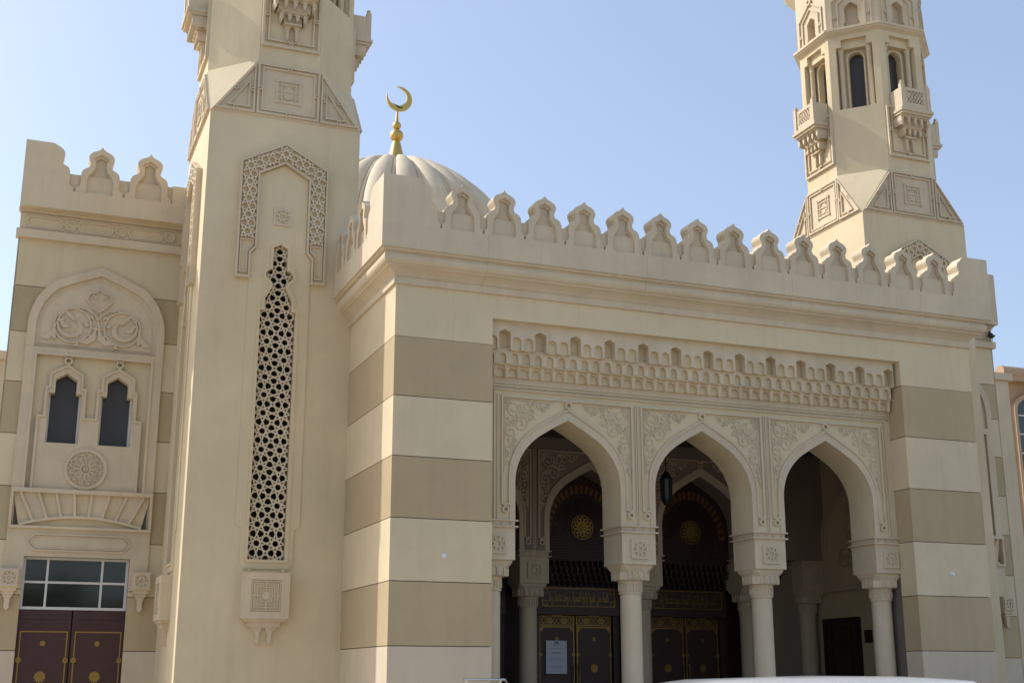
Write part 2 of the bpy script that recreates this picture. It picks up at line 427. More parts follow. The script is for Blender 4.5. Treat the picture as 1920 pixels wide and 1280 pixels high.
smcell = cell_plate(.078, 7.085, 7.555, 7.31, 7.235, False, -.30, -.12, 'stone', 'niche_unit')
midcell = cell_plate(.066, 6.86, 7.085, 7.05, 6.95, False, -.40, -.235, 'stone', 'niche_unit')
lowcell = cell_plate(.078, 6.67, 6.845, 6.805, 6.73, False, -.44, -.345, 'stone', 'pendant_unit')
for k in range(-1, 37):
    x = 2.01 + CP * k
    for me, nm in ((hexcell if k % 3 == 0 else smcell, 'niche_unit'), (midcell, 'niche_unit'), (lowcell, 'pendant_unit')):
        put(me, nm, PO, (x, 0, 0))
mb = MB()
mb.box(XL, XR, .40, .47, 6.66, 7.57); mb.box(XL, XR, .30, .40, 7.12, 7.57)
mb.box(XL, XR, .12, .40, 7.555, 7.57)
mb.box(XL, XR, .245, .40, 7.085, 7.12)
mb.box(XL, XR, .26, .42, 6.845, 6.86)
mb.build('niche_backing', 'cream', PO)
# pendants under the lowest row
mb = MB(); mb.lathe([(.02, 6.63), (.033, 6.65), (.03, 6.70), (.042, 6.78), (.06, 6.843)], (0, .345), 8); pend = mb.mesh('pendant', 'stone', True)
for k in range(-1, 37):
    x = 2.01 + CP * (k + .5)
    if x < XR - .05: put(pend, 'pendant', PO, (x, 0, 0))

# ---- arcade walls (front one in the opening, a second one in front of the doors)
def arcade(root, y, back, front_detail, x0, x1, ztop=6.66, m='cream'):
    loops = [[(x0, 4.2), (x1, 4.2), (x1, ztop), (x0, ztop)]]
    # outline with the arches cut out from below
    pts = [(x0, 4.2)]
    for c in ARCH_X:
        a = arch_full(c=c, **IN_ARCH)           # from right foot over apex to left foot
        pts += a[::-1]
    pts += [(x1, 4.2), (x1, ztop), (x0, ztop)]
    mb = MB(); mb.poly([pts], -back, -y, True); mb.build('arcade_wall', m, root)
    for c in ARCH_X:
        # plain arch band, bead line and knotted frame
        mb = MB(); i_ = arch_full(c=c, w=1.0, zs=4.2, zt=4.86, za=5.985, tw=.56); o_ = arch_full(c=c, w=1.105, zs=4.2, zt=4.92, za=6.14, tw=.63)
        mb.poly([o_[::1] + i_[::-1]], -y, -y + .018); mb.build('arch_band', 'stone', root)
        mb = MB()
        hz = 4.37
        fr = lambda s: [(c + s * 1.185, hz + .07), (c + s * 1.245, hz + .10), (c + s * 1.245, 6.33), (c + s * .075, 6.33), (c + s * .03, 6.30)]
        bd = lambda s: [(c + s * 1.185, hz + .07), (c + s * 1.115, hz + .10)] + [(c + s * u, v) for u, v in arch_half(1.115, 4.5, 4.93, 6.15, .635)][1:-1] + [(c + s * .0, 6.165)]
        for s in (-1, 1):
            mb.strip(fr(s), .034, -y, -y + .04); mb.strip(bd(s), .03, -y, -y + .04)
            ring(mb, c + s * 1.185, hz, .07, .038, -y, -y + .05)
            mb.strip([(c + s * 1.30, 4.22), (c + s * 1.30, 6.43)] if False else [(c + s * 1.325, 4.2), (c + s * 1.325, 6.36)], .02, -y, -y + .02)
        ring(mb, c, 6.245, .075, .042, -y, -y + .05)
        mb.build('knotted_frame', 'stone', root)
        if not front_detail: continue
        for s in (-1, 1):
            mb = MB(); T = lambda u, v: (c + s * u, v); d0, d1 = -y, -y + .017
            for (u, v, r, a0, tn, hd) in ((1.02, 6.12, .15, 200, 1.4, 1), (.78, 6.16, .12, 20, 1.3, -1), (.90, 5.86, .15, 80, 1.4, 1), (1.08, 5.72, .12, 120, 1.3, -1), (.56, 6.20, .085, 0, 1.2, 1), (1.10, 5.42, .10, 90, 1.3, 1), (.38, 6.225, .055, 0, 1.1, -1), (1.15, 5.18, .065, 80, 1.2, -1), (.70, 5.98, .085, 300, 1.2, 1), (1.14, 5.92, .075, 200, 1.1, 1), (.86, 6.02, .07, 140, 1.1, -1), (1.0, 5.90, .06, 10, 1.1, -1), (1.15, 6.22, .055, 250, 1.0, -1), (.68, 6.22, .05, 90, 1.0, -1), (1.02, 5.56, .05, 60, 1.0, 1), (.46, 6.13, .035, 40, 1.0, -1)):
                curl(mb, T(u, v), r, a0 if s > 0 else 180 - a0, tn, .017, d0, d1, hd * s, 4)
            for (u, v, rr) in ((.95, 6.0, .05), (.66, 6.1, .035), (1.12, 5.57, .035), (.48, 6.16, .025), (1.13, 5.3, .025), (1.08, 6.24, .03), (.84, 6.27, .02)):
                p = T(u, v); mb.poly([[(p[0] + rr * (1 if k % 2 else .45) * math.cos(R(36 * k + 18)), p[1] + rr * (1 if k % 2 else .45) * math.sin(R(36 * k + 18))) for k in range(10)]], d0, d1 + .008)
            mb.strip([T(.28, 6.265), T(1.20, 6.285), T(1.205, 5.0)], .012, d0, d1 - .004)
            mb.strip([T(1.2, 5.05), T(1.16, 5.3), T(1.2, 5.55), T(1.15, 5.8), T(1.2, 6.05), T(1.12, 6.26)], .018, d0, d1)
            mb.build('arabesque_relief', 'stone', root)
def pier(root, x, y, w, dpt):
    """impost block over a round column; x, y: centre of the pier"""
    hw, hd = w / 2, dpt / 2
    mb = MB(); mb.box(x - hw, x + hw, y - hd, y + hd, 3.53, 4.07)
    mb.box(x - hw, x + hw, y - hd, y + hd, 4.095, 4.175)
    b = mb.build('impost_block', 'stone', root)
    mb = MB()
    for z0, z1, o in ((4.07, 4.095, .045), (4.175, 4.2, .045)): mb.box(x - hw - o, x + hw + o, y - hd - o, y + hd + o, z0, z1)
    for k in range(4):
        u = x - hw + .08 + k * (w - .16) / 3
        ring(mb, u, 4.135, .028, .014, -(y - hd), -(y - hd) + .01)
    mb.build('impost_moulding', 'stone', root)
    mb = MB(Matrix.Translation((0, y - hd, 0))); star_square(mb, x, 3.79, .165, .04); mb.build('star_boss', 'stone', b)
    col = put(None, 'column', root, (x, y, 0))
    mb = MB(); mb.lathe([(.19, .66), (.19, 1.2), (.187, 3.0), (.187, 3.03)], n=28); mb.build('shaft', 'stone', col, smooth=True)
    mb = MB(); mb.lathe([(.26, .6), (.26, .66), (.24, .70), (.21, .73), (.2, .78)], n=28); mb.build('base', 'stone', col, smooth=True)
    mb = MB(); mb.lathe([(.205, 3.03), (.212, 3.045), (.205, 3.06), (.197, 3.07), (.2, 3.2), (.222, 3.25), (.23, 3.265)], n=28)
    for k in range(12):
        a = 2 * math.pi * k / 12; Mx = Matrix.Rotation(a, 4, 'Z')
        m2 = MB(Mx); m2.poly([[(-.04, 3.08), (.04, 3.08), (.045, 3.19), (0, 3.245), (-.045, 3.19)], [(-.025, 3.095), (.025, 3.095), (.027, 3.18), (0, 3.215), (-.027, 3.18)][::-1]], .19, .216)
        o_ = len(mb.v); mb.v += m2.v; mb.f += [tuple(i + o_ for i in f) for f in m2.f]
    mb.build('neck', 'stone', col)
    mb = MB()
    sq = lambda h, c, z: [(h, -h + c, z), (h, h - c, z), (h - c, h, z), (-h + c, h, z), (-h, h - c, z), (-h, -h + c, z), (-h + c, -h, z), (h - c, -h, z)]
    mb.loft([sq(.235, .09, 3.262), sq(.262, .09, 3.268), sq(.268, .085, 3.40), sq(.31, .07, 3.47), sq(.315, .04, 3.50), sq(.315, .03, 3.53)])
    for k in range(4):
        Mx = Matrix.Rotation(math.pi / 2 * k, 4, 'Z')
        m2 = MB(Mx)
        for u in (-.12, 0, .12):
            m2.poly([[(u - .055, 3.272), (u + .055, 3.272), (u + .06, 3.40), (u, 3.475), (u - .06, 3.40)], [(u - .036, 3.272 + .004), (u + .036, 3.276), (u + .036, 3.39), (u, 3.435), (u - .036, 3.39)][::-1]], .25, .288)
        o_ = len(mb.v); mb.v += m2.v; mb.f += [tuple(i + o_ for i in f) for f in m2.f]
    mb.build('capital', 'stone', col)
arcade(PO, .46, 1.2, True, XL, XR)
for x in PIER_X: pier(PO, x, .83, .655, .74)
pier(PO, 2.0, .83, .655, .74); pier(PO, 10.01, .83, .655, .74)
# frieze between arcade and niches
mb = MB(); y = .46
mb.strip([(XL + .20, 4.2), (XL + .20, 6.445), (XR - .14, 6.445), (XR - .14, 4.2)], .025, -y, -y + .035)
mb.rect(XL, XR, 6.50, 6.52, -y, -y + .03); mb.rect(XL, XR, 6.55, 6.66, -y, -y + .02)
for k in range(30):
    ring(mb, XL + .3 + k * .28, 6.478, .024, .012, -y, -y + .008)
    mb.strip([(XL + .34 + k * .28, 6.478), (XL + .53 + k * .28, 6.478)], .008, -y, -y + .006)
mb.build('frieze_moulding', 'stone', PO)

# ---- inside the porch
YB = 5.25
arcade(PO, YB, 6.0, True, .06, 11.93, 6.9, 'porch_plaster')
for x in PIER_X + [2.0, 10.01, 11.6]: pier(PO, x, YB + .37, .655, .74)
mb = MB()
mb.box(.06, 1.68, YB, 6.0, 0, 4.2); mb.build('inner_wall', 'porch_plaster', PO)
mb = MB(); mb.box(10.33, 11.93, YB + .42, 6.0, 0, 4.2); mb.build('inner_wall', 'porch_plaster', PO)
mb = MB(); mb.box(.04, PW - .04, 1.2, 6.3, 6.9, 7.1)
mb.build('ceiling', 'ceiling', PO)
mb = MB()
for y0 in (1.2, 5.0): mb.box(.3, 11.62, y0, y0 + .25, 6.70, 6.9); mb.box(.3, 11.62, y0, y0 + .12, 6.60, 6.70)
for x in PIER_X + [2.0, 10.0]: mb.box(x - .16, x + .16, 1.45, 5.0, 6.66, 6.9)
mb.build('ceiling_beam', 'ceiling', PO)
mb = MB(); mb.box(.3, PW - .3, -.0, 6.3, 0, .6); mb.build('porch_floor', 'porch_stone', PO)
mb = MB()
for k in range(4): mb.box(XL, XR, -1.6 + .4 * k, -1.2 + .4 * k if k < 3 else -.0, 0, .15 * (k + 1))
mb.build('porch_steps', 'paving', PO)
mb = MB(); mb.box(.06, 11.93, 6.32, 6.6, 0, 7.0); mb.build('rear_wall', 'wood_grille', PO)

def text_mesh(body, size, name, m, parent, loc, extr=.004, width=None):
    cu = bpy.data.curves.new(name, 'FONT'); cu.body = body; cu.size = size; cu.align_x = 'CENTER'; cu.align_y = 'CENTER'; cu.extrude = extr
    o = bpy.data.objects.new(name, cu); COL.objects.link(o); bpy.context.view_layer.update()
    me = bpy.data.meshes.new_from_object(o.evaluated_get(bpy.context.evaluated_depsgraph_get()))
    bpy.data.objects.remove(o)
    if not len(me.vertices): return None
    if width:
        xs = [v.co.x for v in me.vertices]; k = width / (max(xs) - min(xs)); c = (max(xs) + min(xs)) / 2
        for v in me.vertices: v.co.x = (v.co.x - c) * k
    me.materials.clear(); me.materials.append(MT[m])
    t = put(me, name, parent, loc); t.rotation_euler = (R(90), 0, 0); return t
# Arabic letters in their joined forms, laid out from right to left
AR = {'ا': 'ﺍﺎ', 'أ': 'ﺃﺄ', 'ب': 'ﺏﺐﺒﺑ', 'ج': 'ﺝﺞﺠﺟ', 'ح': 'ﺡﺢﺤﺣ', 'خ': 'ﺥﺦﺨﺧ', 'د': 'ﺩﺪ', 'ذ': 'ﺫﺬ', 'ر': 'ﺭﺮ', 'ز': 'ﺯﺰ', 'ع': 'ﻉﻊﻌﻋ', 'ق': 'ﻕﻖﻘﻗ', 'ك': 'ﻙﻚﻜﻛ', 'ل': 'ﻝﻞﻠﻟ', 'م': 'ﻡﻢﻤﻣ', 'ن': 'ﻥﻦﻨﻧ', 'ه': 'ﻩﻪﻬﻫ', 'و': 'ﻭﻮ', 'ي': 'ﻱﻲﻴﻳ', 'ى': 'ﻯﻰ'}
def shape_ar(s):
    out = ''
    for wd_ in s.split(' '):
        r = ''
        for i, ch in enumerate(wd_):
            f = AR.get(ch)
            if not f: r += ch; continue
            pj = i > 0 and len(AR.get(wd_[i - 1], '')) == 4
            nj = i < len(wd_) - 1 and len(f) == 4 and wd_[i + 1] in AR
            r += f[(2 if pj else 3) if nj else (1 if pj else 0)]
        out = r[::-1] + ' ' + out if out else r[::-1]
    return out
for bi, c in enumerate(ARCH_X):
    BY = thing if False else None
    # timber infill of the bay: panel, lunette grille, ring of amber panes, rosette
    yb = 5.8
    mb = MB(); mb.poly([arch_full(c=c, w=1.02, zs=4.08, zt=4.86, za=6.0, tw=.57)], -yb - .06, -yb, True); mb.build('timber_panel', 'wood_grille', PO)
    mb = MB()
    for k in range(40):
        a = R(180 * k / 39); mb.strip([(c + .34 * math.cos(a), 4.62 + .34 * math.sin(a)), (c + .68 * math.cos(a), 4.62 + .80 * math.sin(a))], .018, -yb, -yb + .03)
    for k in range(16): mb.rect(c - .95, c + .95, 4.12 + k * .055, 4.14 + k * .055, -yb, -yb + .012)
    mb.build('lunette_grille', 'wood_dark', PO)
    for k in range(21):
        a0, a1 = R(180 * (k + .18) / 21), R(180 * (k + .82) / 21)
        q = lambda r, a: (c + r * .93 * math.cos(a), 4.62 + r * 1.14 * math.sin(a))
        mb = MB(); mb.poly([[q(.80, a0), q(.96, a0), q(.96, a1), q(.80, a1)]], -yb, -yb + .025, True)
        mb.build('amber_pane', 'amber', PO)
    mb = MB(Matrix.Translation((0, yb - .02, 0)))
    mb.poly([[(c + .265 * math.cos(R(15 * k)), 4.79 + .265 * math.sin(R(15 * k))) for k in range(24)], [(c + .245 * math.cos(R(15 * k)), 4.79 + .245 * math.sin(R(15 * k))) for k in range(24)][::-1]], 0, .03)
    for k in range(12):
        a = R(30 * k); P_ = lambda r, t: (c + r * math.cos(a) - t * math.sin(a), 4.79 + r * math.sin(a) + t * math.cos(a))
        mb.poly([[P_(.03, 0), P_(.12, -.035), P_(.19, -.05), P_(.235, 0), P_(.19, .05), P_(.12, .035)], [P_(.13, -.012), P_(.19, -.02), P_(.2, 0), P_(.19, .02), P_(.13, .012)][::-1]], 0, .035)
    ring(mb, c, 4.79, .05, .015, 0, .05, 12)
    mb.build('gilt_rosette', 'gold_dull', PO)
    # hanging rows of turned drops
    mb = MB()
    for row, (z1, z0, yy) in enumerate(((4.07, 3.92, 5.78), (3.93, 3.77, 5.84), (3.78, 3.64, 5.9), (3.65, 3.52, 5.96))):
        for k in range(15):
            x = c - .93 + .1305 * (k + .5 * (row % 2)); mb.lathe([(.015, z0), (.028, z0 + .03), (.022, z0 + .07), (.05, z1)], (x, yy), 8)
        mb.box(c - .97, c + .97, yy - .02, yy + .3, z1, z1 + .012)
    mb.build('timber_drops', 'wood_dark', PO, kind='stuff')
    # inscription panel
    mb = MB(); mb.box(c - .98, c + .98, 5.98, 6.32, 2.93, 3.53); ip = mb.build('inscription_panel', 'wood_dark', PO)
    mb = MB(Matrix.Translation((0, 5.98, 0)))
    for h, v in ((.86, .19),): mb.strip([(c - h, 3.30 - v), (c + h, 3.30 - v), (c + h, 3.30 + v), (c - h, 3.30 + v)], .014, 0, .01, True)
    for sx in (-1, 1):
        for sz in (-1, 1):
            u, v = c + sx * .80, 3.30 + sz * .13
            mb.strip([(u - .05, v - .05), (u + .05, v - .05), (u + .05, v + .05), (u - .05, v + .05)], .01, 0, .01, True)
    mb.build('gilt_border', 'gold_dull', ip)
    text_mesh(shape_ar('كلما دخل عليها زكريا المحراب وجد عندها رزقا'), .30, 'gilt_inscription', 'gold_dull', ip, (c, 5.978, 3.30), .004, 1.42)
    # double doors
    for sd in (-1, 1):
        u0, u1 = (c - .87, c - .012) if sd < 0 else (c + .012, c + .87)
        mb = MB(); mb.box(u0, u1, 6.2, 6.28, .62, 2.92); dl = mb.build('door_leaf', 'wood_dark', PO)
        mb = MB(Matrix.Translation((0, 6.2, 0))); um = (u0 + u1) / 2
        mb.strip([(u0 + .03, .7), (u1 - .03, .7), (u1 - .03, 2.68), (u0 + .03, 2.68)], .026, 0, .012, True)
        mb.strip([(u0 + .02, 2.72), (u1 - .02, 2.72), (u1 - .02, 2.905), (u0 + .02, 2.905)], .022, 0, .012, True)
        for sx in (u0 + .05, u1 - .05):
            s2 = 1 if sx < um else -1
            for zz, s3 in ((2.66, -1), (.72, 1)): mb.poly([[(sx, zz), (sx + s2 * .09, zz), (sx + s2 * .05, zz + s3 * .03), (sx + s2 * .03, zz + s3 * .06), (sx, zz + s3 * .1)][::(1 if s2 * s3 > 0 else -1)]], 0, .01)
            ring(mb, sx - s2 * .01, 2.10, .04, .012, 0, .016, 12)
        for k in range(9):
            x = u0 + .08 + k * (u1 - u0 - .16) / 8
            mb.strip([(x - .04, 2.74), (x + .04, 2.885)], .013, 0, .01); mb.strip([(x + .04, 2.74), (x - .04, 2.885)], .013, 0, .01)
        for k in (2, 6): ring(mb, u0 + .08 + k * (u1 - u0 - .16) / 8, 2.812, .06, .035, 0, .014, 10)
        mb.build('gilt_trim', 'gold_dull', dl)
        for zz, r in ((2.43, .045), (1.82, .095), (1.2, .045)):
            mb = MB(Matrix.Translation((0, 6.2, 0))); n = 24; mb.poly([[(um + r * (1 if k % 2 else .8) * math.cos(math.pi * 2 * k / n), zz + r * (1 if k % 2 else .8) * math.sin(math.pi * 2 * k / n)) for k in range(n)]], 0, .02)
            ring(mb, um, zz, r * .5, r * .25, .02, .03, 12); mb.build('gilt_boss', 'gold_dull', dl)
        hx = u1 - .06 if sd < 0 else u0 + .06
        mb = MB(); mb.tube([(hx, 6.2, 1.9), (hx, 6.13, 1.9), (hx, 6.13, 1.4), (hx, 6.2, 1.4)], .016); mb.build('handle', 'gold', dl, smooth=True)
        mb = MB(); mb.box(um - .14, um + .14, 6.16, 6.2, 2.90, 2.95); mb.build('door_closer', 'gold_dull', dl)
    for s in (-1, 1): mb = MB(); mb.box(*sorted((c + s * .875, c + s * 1.0)), 6.1, 6.3, .6, 2.95); mb.build('door_jamb', 'wood_dark', PO)
# end of the porch: blind arch and door in the side of the right tower
MX = Matrix.Translation((11.93, 0, 0)) @ Matrix.Rotation(R(-90), 4, 'Z')
mb = MB(MX); a_ = arch_full(c=-4.15, w=1.0, zs=3.6, zt=4.6, za=5.8, tw=.56); b_ = arch_full(c=-4.15, w=1.12, zs=3.6, zt=4.65, za=5.95, tw=.63)
mb.poly([b_ + a_[::-1]], 0, .10); mb.rect(-5.27, -3.03, 3.5, 3.6, 0, .12); mb.build('blind_arch', 'stone', PO)
mb = MB(MX)
for (u, v, r, a0, hd) in ((-4.15, 4.75, .3, 90, 1), (-4.5, 4.2, .25, 0, 1), (-3.8, 4.2, .25, 180, -1), (-4.15, 5.3, .16, 270, -1)): curl(mb, (u, v), r, a0, 1.5, .05, 0, .05, hd)
mb.build('arabesque_relief', 'stone', PO)
mb = MB(MX); mb.rect(-5.35, -4.15, .6, 2.86, 0, .06); sdr = mb.build('side_door', 'wood_dark', PO)
mb = MB(MX); mb.strip([(-5.35, .6), (-5.35, 2.86), (-4.15, 2.86), (-4.15, .6)], .1, 0, .09); mb.strip([(-5.1, .8), (-5.1, 2.25), (-4.4, 2.25), (-4.4, .8)], .03, .06, .075, True); mb.strip([(-5.1, 2.4), (-5.1, 2.68), (-4.4, 2.68), (-4.4, 2.4)], .03, .06, .075, True); mb.build('door_frame', 'wood_grille', sdr)
mb = MB(MX); mb.rect(-3.98, -3.72, 2.35, 2.62, 0, .02); mb.build('wall_plate', 'wood_grille', PO)

# ================================================================ MINARETS
SCR_R = [(.33, 3.62), (.33, 8.16), (.25, 8.16), (.25, 8.38), (.185, 8.50), (.125, 8.62), (.135, 8.70), (.19, 8.755), (.25, 8.80), (.255, 8.88), (.20, 8.945), (.145, 8.965), (.135, 9.0), (.135, 9.385), (0, 9.46)]
FRM_R = [(.385, 3.57), (.385, 8.22), (.305, 8.22), (.305, 8.43), (.235, 8.535), (.185, 8.635), (.20, 8.685), (.26, 8.73), (.315, 8.80), (.315, 8.90), (.255, 8.98), (.19, 9.01), (.19, 9.42), (0, 9.53)]
sym = lambda r: r + [(-u, v) for u, v in reversed(r[:-1] if r[-1][0] == 0 else r)]
OUTL = sym(SCR_R); FRML = sym(FRM_R)
def oct_ring(a, z): 
    t = a * math.tan(R(22.5)); return [(t, -a, z), (a, -t, z), (a, t, z), (t, a, z), (-t, a, z), (-a, t, z), (-a, -t, z), (-t, -a, z)]
def frame_rings(mb, pts, w, d0, d1, rings):
    mb.strip(pts, w, d0, d1, True)
    for u, v in rings: ring(mb, u, v, .042, .02, d0, d1 + .006, 10)
def make_minaret(label, loc):
    T = thing('minaret', label, 'minaret', loc, group=None)
    A = 1.45
    # square shaft: four wall slabs, slotted for the pierced screens
    mb = MB()
    for k, has in enumerate((1, 1, 0, 0)):
        mb.M = Matrix.Rotation(R(-90 * k), 4, 'Z'); hw = A if k % 2 == 0 else A - .3
        loops = [[(-hw, 0), (hw, 0), (hw, 11.98), (-hw, 11.98)]]
        if has: loops.append(OUTL[::-1])
        mb.poly(loops, A - .3, A, True)
    mb.M = None
    mb.build('shaft', 'cream', T)
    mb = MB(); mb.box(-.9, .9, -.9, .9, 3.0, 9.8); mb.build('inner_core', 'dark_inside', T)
    # chamfered passage from square to octagon, then the octagon
    t = A * math.tan(R(22.5)); z0, z1 = 11.98, 13.17
    mb = MB(); c8 = [mb.P(x, z, -y) for x, y, z in oct_ring(A, z1)]; c4 = [mb.P(x, z0, -y) for x, y in ((A, -A), (A, A), (-A, A), (-A, -A))]
    mb.f += [(c4[3], c4[0], c8[0], c8[7]), (c4[0], c4[1], c8[2], c8[1]), (c4[1], c4[2], c8[4], c8[3]), (c4[2], c4[3], c8[6], c8[5]),
             (c4[0], c8[1], c8[0]), (c4[1], c8[3], c8[2]), (c4[2], c8[5], c8[4]), (c4[3], c8[7], c8[6]), tuple(c8), tuple(c4[::-1])]
    mb.build('chamfered_stage', 'cream', T)
    mb = MB(); mb.loft([oct_ring(A, 13.17), oct_ring(A, 14.83)]); mb.build('octagonal_stage', 'cream', T)
    # ornament of a square face
    lat = MB(); lattice(lat, OUTL, .335, .025, A - .085, A - .05, .1675, 8.6)
    lat_me = lat.mesh('pierced_screen', 'stone')
    fr = MB(); fr.poly([FRML, OUTL[::-1]], A, A + .045)
    pn = sym([(.40, 3.46), (.47, 3.56), (.47, 4.14), (.57, 4.22), (.57, 9.2), (.465, 9.32), (.465, 10.79), (0, 11.04)])
    fr.poly([pn, sym([(u * 1.001, v) for u, v in FRM_R])[::-1]], A, A + .025)
    fr_me = fr.mesh('screen_frame', 'cream')
    on = MB()
    o_out = [(.83, 8.73), (.83, 11.02), (0, 11.47)]; o_in = [(.575, 8.73), (.575, 9.21), (.47, 9.33), (.47, 10.80), (0, 11.06)]
    O1 = sym(o_out); I1 = sym(o_in)
    shape = o_out + [(-u, v) for u, v in reversed(o_out[:-1])] + o_in[::1][:0] + [(-u, v) for u, v in o_in] [:0]
    LIP = [(.80, 8.77), (.80, 11.0), (0, 11.43), (-.80, 11.0), (-.80, 8.77), (-.605, 8.77), (-.605, 9.23), (-.505, 9.345), (-.505, 10.82), (0, 11.095), (.505, 10.82), (.505, 9.345), (.605, 9.23), (.605, 8.77)]
    shape = [(.83, 8.73), (.83, 11.02), (0, 11.47), (-.83, 11.02), (-.83, 8.73), (-.575, 8.73), (-.575, 9.21), (-.47, 9.33), (-.47, 10.80), (0, 11.06), (.47, 10.80), (.47, 9.33), (.575, 9.21), (.575, 8.73)]
    on0 = MB(); on0.poly([shape], A, A + .06); on0_me = on0.mesh('strapwork_ground', 'cream')
    on.poly([shape, [(u * .999, v) for u, v in LIP][::-1]], A + .05, A + .115)
    for s in (-1, 1): on.strip([(s * .765, 9.47), (s * .54, 9.47), (s * .54, 9.37), (s * .64, 9.25), (s * .64, 8.83), (s * .765, 8.83)], .02, A + .06, A + .10, True)
    band = [(.785, 9.49), (.785, 10.99), (0, 11.41), (-.785, 10.99), (-.785, 9.49), (-.515, 9.49), (-.515, 10.83), (0, 11.11), (.515, 10.83), (.515, 9.49)]
    lattice(on, band, .327, .026, A + .06, A + .112, 0, 9.62)
    on_me = on.mesh('strapwork_arch', 'stone')
    pl = MB(Matrix.Translation((0, -A, 0))); star_square(pl, 0, 10.0, .17, .05); pl_me = pl.mesh('star_boss', 'stone')
    # boxed bracket below the screen
    bx = MB(); D = A + .20
    bx.poly([[(-.41, 2.60), (.41, 2.60), (.41, 3.39), (-.41, 3.39)], [(-.26, 2.72), (-.26, 3.26), (.26, 3.26), (.26, 2.72)]], A, D)
    bx.rect(-.27, .27, 2.71, 3.27, A, D - .03)
    for q, h in enumerate((.245, .205, .145, .105)): bx.strip([(-h, 2.99 - h), (h, 2.99 - h), (h, 2.99 + h), (-h, 2.99 + h)], .018, D - .03, D - .008, True)
    bx.poly([[(.085 * (1 if k % 2 else .75) * math.cos(R(22.5 * k)), 2.99 + .085 * (1 if k % 2 else .75) * math.sin(R(22.5 * k))) for k in range(16)]], D - .03, D - .012)
    for a in range(4): bx.strip([(.105 * math.cos(R(90 * a)), 2.99 + .105 * math.sin(R(90 * a))), (.245 * math.cos(R(90 * a)), 2.99 + .245 * math.sin(R(90 * a)))], .022, D - .03, D - .006)
    for z0_, z1_, h, dd in ((2.565, 2.60, .37, .17), (2.54, 2.565, .33, .15), (2.47, 2.54, .28, .12), (2.445, 2.47, .25, .10)): bx.rect(-h, h, z0_, z1_, A, A + dd)
    for s in (-1, 1):
        bx.poly([[(s * .22, 2.445), (s * .03, 2.445), (s * .045, 2.40), (s * .07, 2.36), (s * .07, 2.21), (s * .105, 2.15), (s * .14, 2.21), (s * .145, 2.36), (s * .18, 2.41)][::-s]], A, A + .08)
        bx.lathe([(.025, 3.39), (.035, 3.41), (.03, 3.43), (.01, 3.455)], (s * .3, -(A + .1)), 8)
    bx_me = bx.mesh('box_bracket', 'stone')
    # panels of the chamfered stage
    cp = MB(); d = A
    cp.poly([[(-1.44, 11.985), (1.44, 11.985), (.625, 13.12), (-.625, 13.12)]], d, d + .012)
    frame_rings(cp, [(-.585, 12.06), (.585, 12.06), (.585, 13.07), (-.585, 13.07)], .038, d, d + .055, [(0, 12.09), (0, 13.035), (-.55, 12.56), (.55, 12.56)])
    frame_rings(cp, [(-.50, 12.13), (.50, 12.13), (.50, 13.0), (-.50, 13.0)], .032, d, d + .045, [])
    for s in (-1, 1):
        frame_rings(cp, [(s * .655, 12.05), (s * 1.36, 12.05), (s * .655, 13.02)][::s], .038, d, d + .055, [(s * .69, 12.5), (s * 1.0, 12.09), (s * 1.0, 12.50)])
        frame_rings(cp, [(s * .75, 12.14), (s * 1.13, 12.14), (s * .75, 12.68)][::s], .035, d, d + .055, [])
    h = .22; cz = 12.565
    cp.strip([(-h, cz - h), (h, cz - h), (h, cz + h), (-h, cz + h)], .04, d, d + .035, True)
    cp.strip([(-h * .62, cz - h * .9), (-h * .62, cz + h * .9)], .02, d, d + .03); cp.strip([(h * .62, cz - h * .9), (h * .62, cz + h * .9)], .02, d, d + .03)
    for q in (-.62, 0, .62): cp.strip([(-h * .9, cz + h * q), (h * .9, cz + h * q)], .02, d, d + .03)
    for s in (-1, 1):
        for s2 in (-1, 1): ring(cp, s * h, cz + s2 * h, .04, .015, d, d + .04, 8); cp.strip(arc(0, cz + s2 * .07, .09, 0 if s2 > 0 else 180, 180 if s2 > 0 else 360, 6), .014, d, d + .03)
    cp_me = cp.mesh('chamfer_panel', 'stone')
    # framed panel and bracketed balcony of a cardinal octagon face
    fp = MB()
    frame_rings(fp, [(-.55, 13.50), (.55, 13.50), (.55, 14.74), (-.55, 14.74)], .05, d, d + .06, [(0, 13.56), (-.49, 14.15), (.49, 14.15)])
    frame_rings(fp, [(-.44, 13.62), (.44, 13.62), (.44, 14.70), (-.44, 14.70)], .035, d, d + .045, [])
    fp_me = fp.mesh('panel_frame', 'stone')
    ba = MB(); 
    tiers = [(14.56, 14.62, .43, .43), (14.50, 14.56, .46, .46), (14.44, 14.50, .43, .42)]
    for a_, b_, hw, dp in tiers: ba.rect(-hw, hw, a_, b_, d, d + dp)
    for k, (z0_, z1_, hw, dp) in enumerate(((14.20, 14.44, .37, .34), (13.98, 14.20, .23, .21))):
        n = 4 if k == 0 else 3; ba.rect(-hw + .05, hw - .05, z0_, z1_, d, d + dp - .1)
        ba.rect(-hw - .02, hw + .02, z1_ - .04, z1_, d, d + dp + .02)
        for i in range(n + 1):
            u = -hw + 2 * hw * i / n; ba.poly([[(u - .035, z1_ - .04), (u - .035, z0_ + .08), (u, z0_), (u + .035, z0_ + .08), (u + .035, z1_ - .04)]], d, d + dp)
        for i in range(n):
            u = -hw + 2 * hw * (i + .5) / n; w_ = hw / n
            ba.poly([[(u - w_, z1_ - .03), (u - w_, z1_ - .10), (u, z1_ - .05), (u + w_, z1_ - .10), (u + w_, z1_ - .03)]], d + dp - .09, d + dp - .02)
        for s in (-1, 1): ba.rect(s * hw - .02, s * hw + .02, z0_ + .06, z1_ - .04, d, d + dp - .02)
    ba.rect(-.17, .17, 13.94, 13.98, d, d + .16)
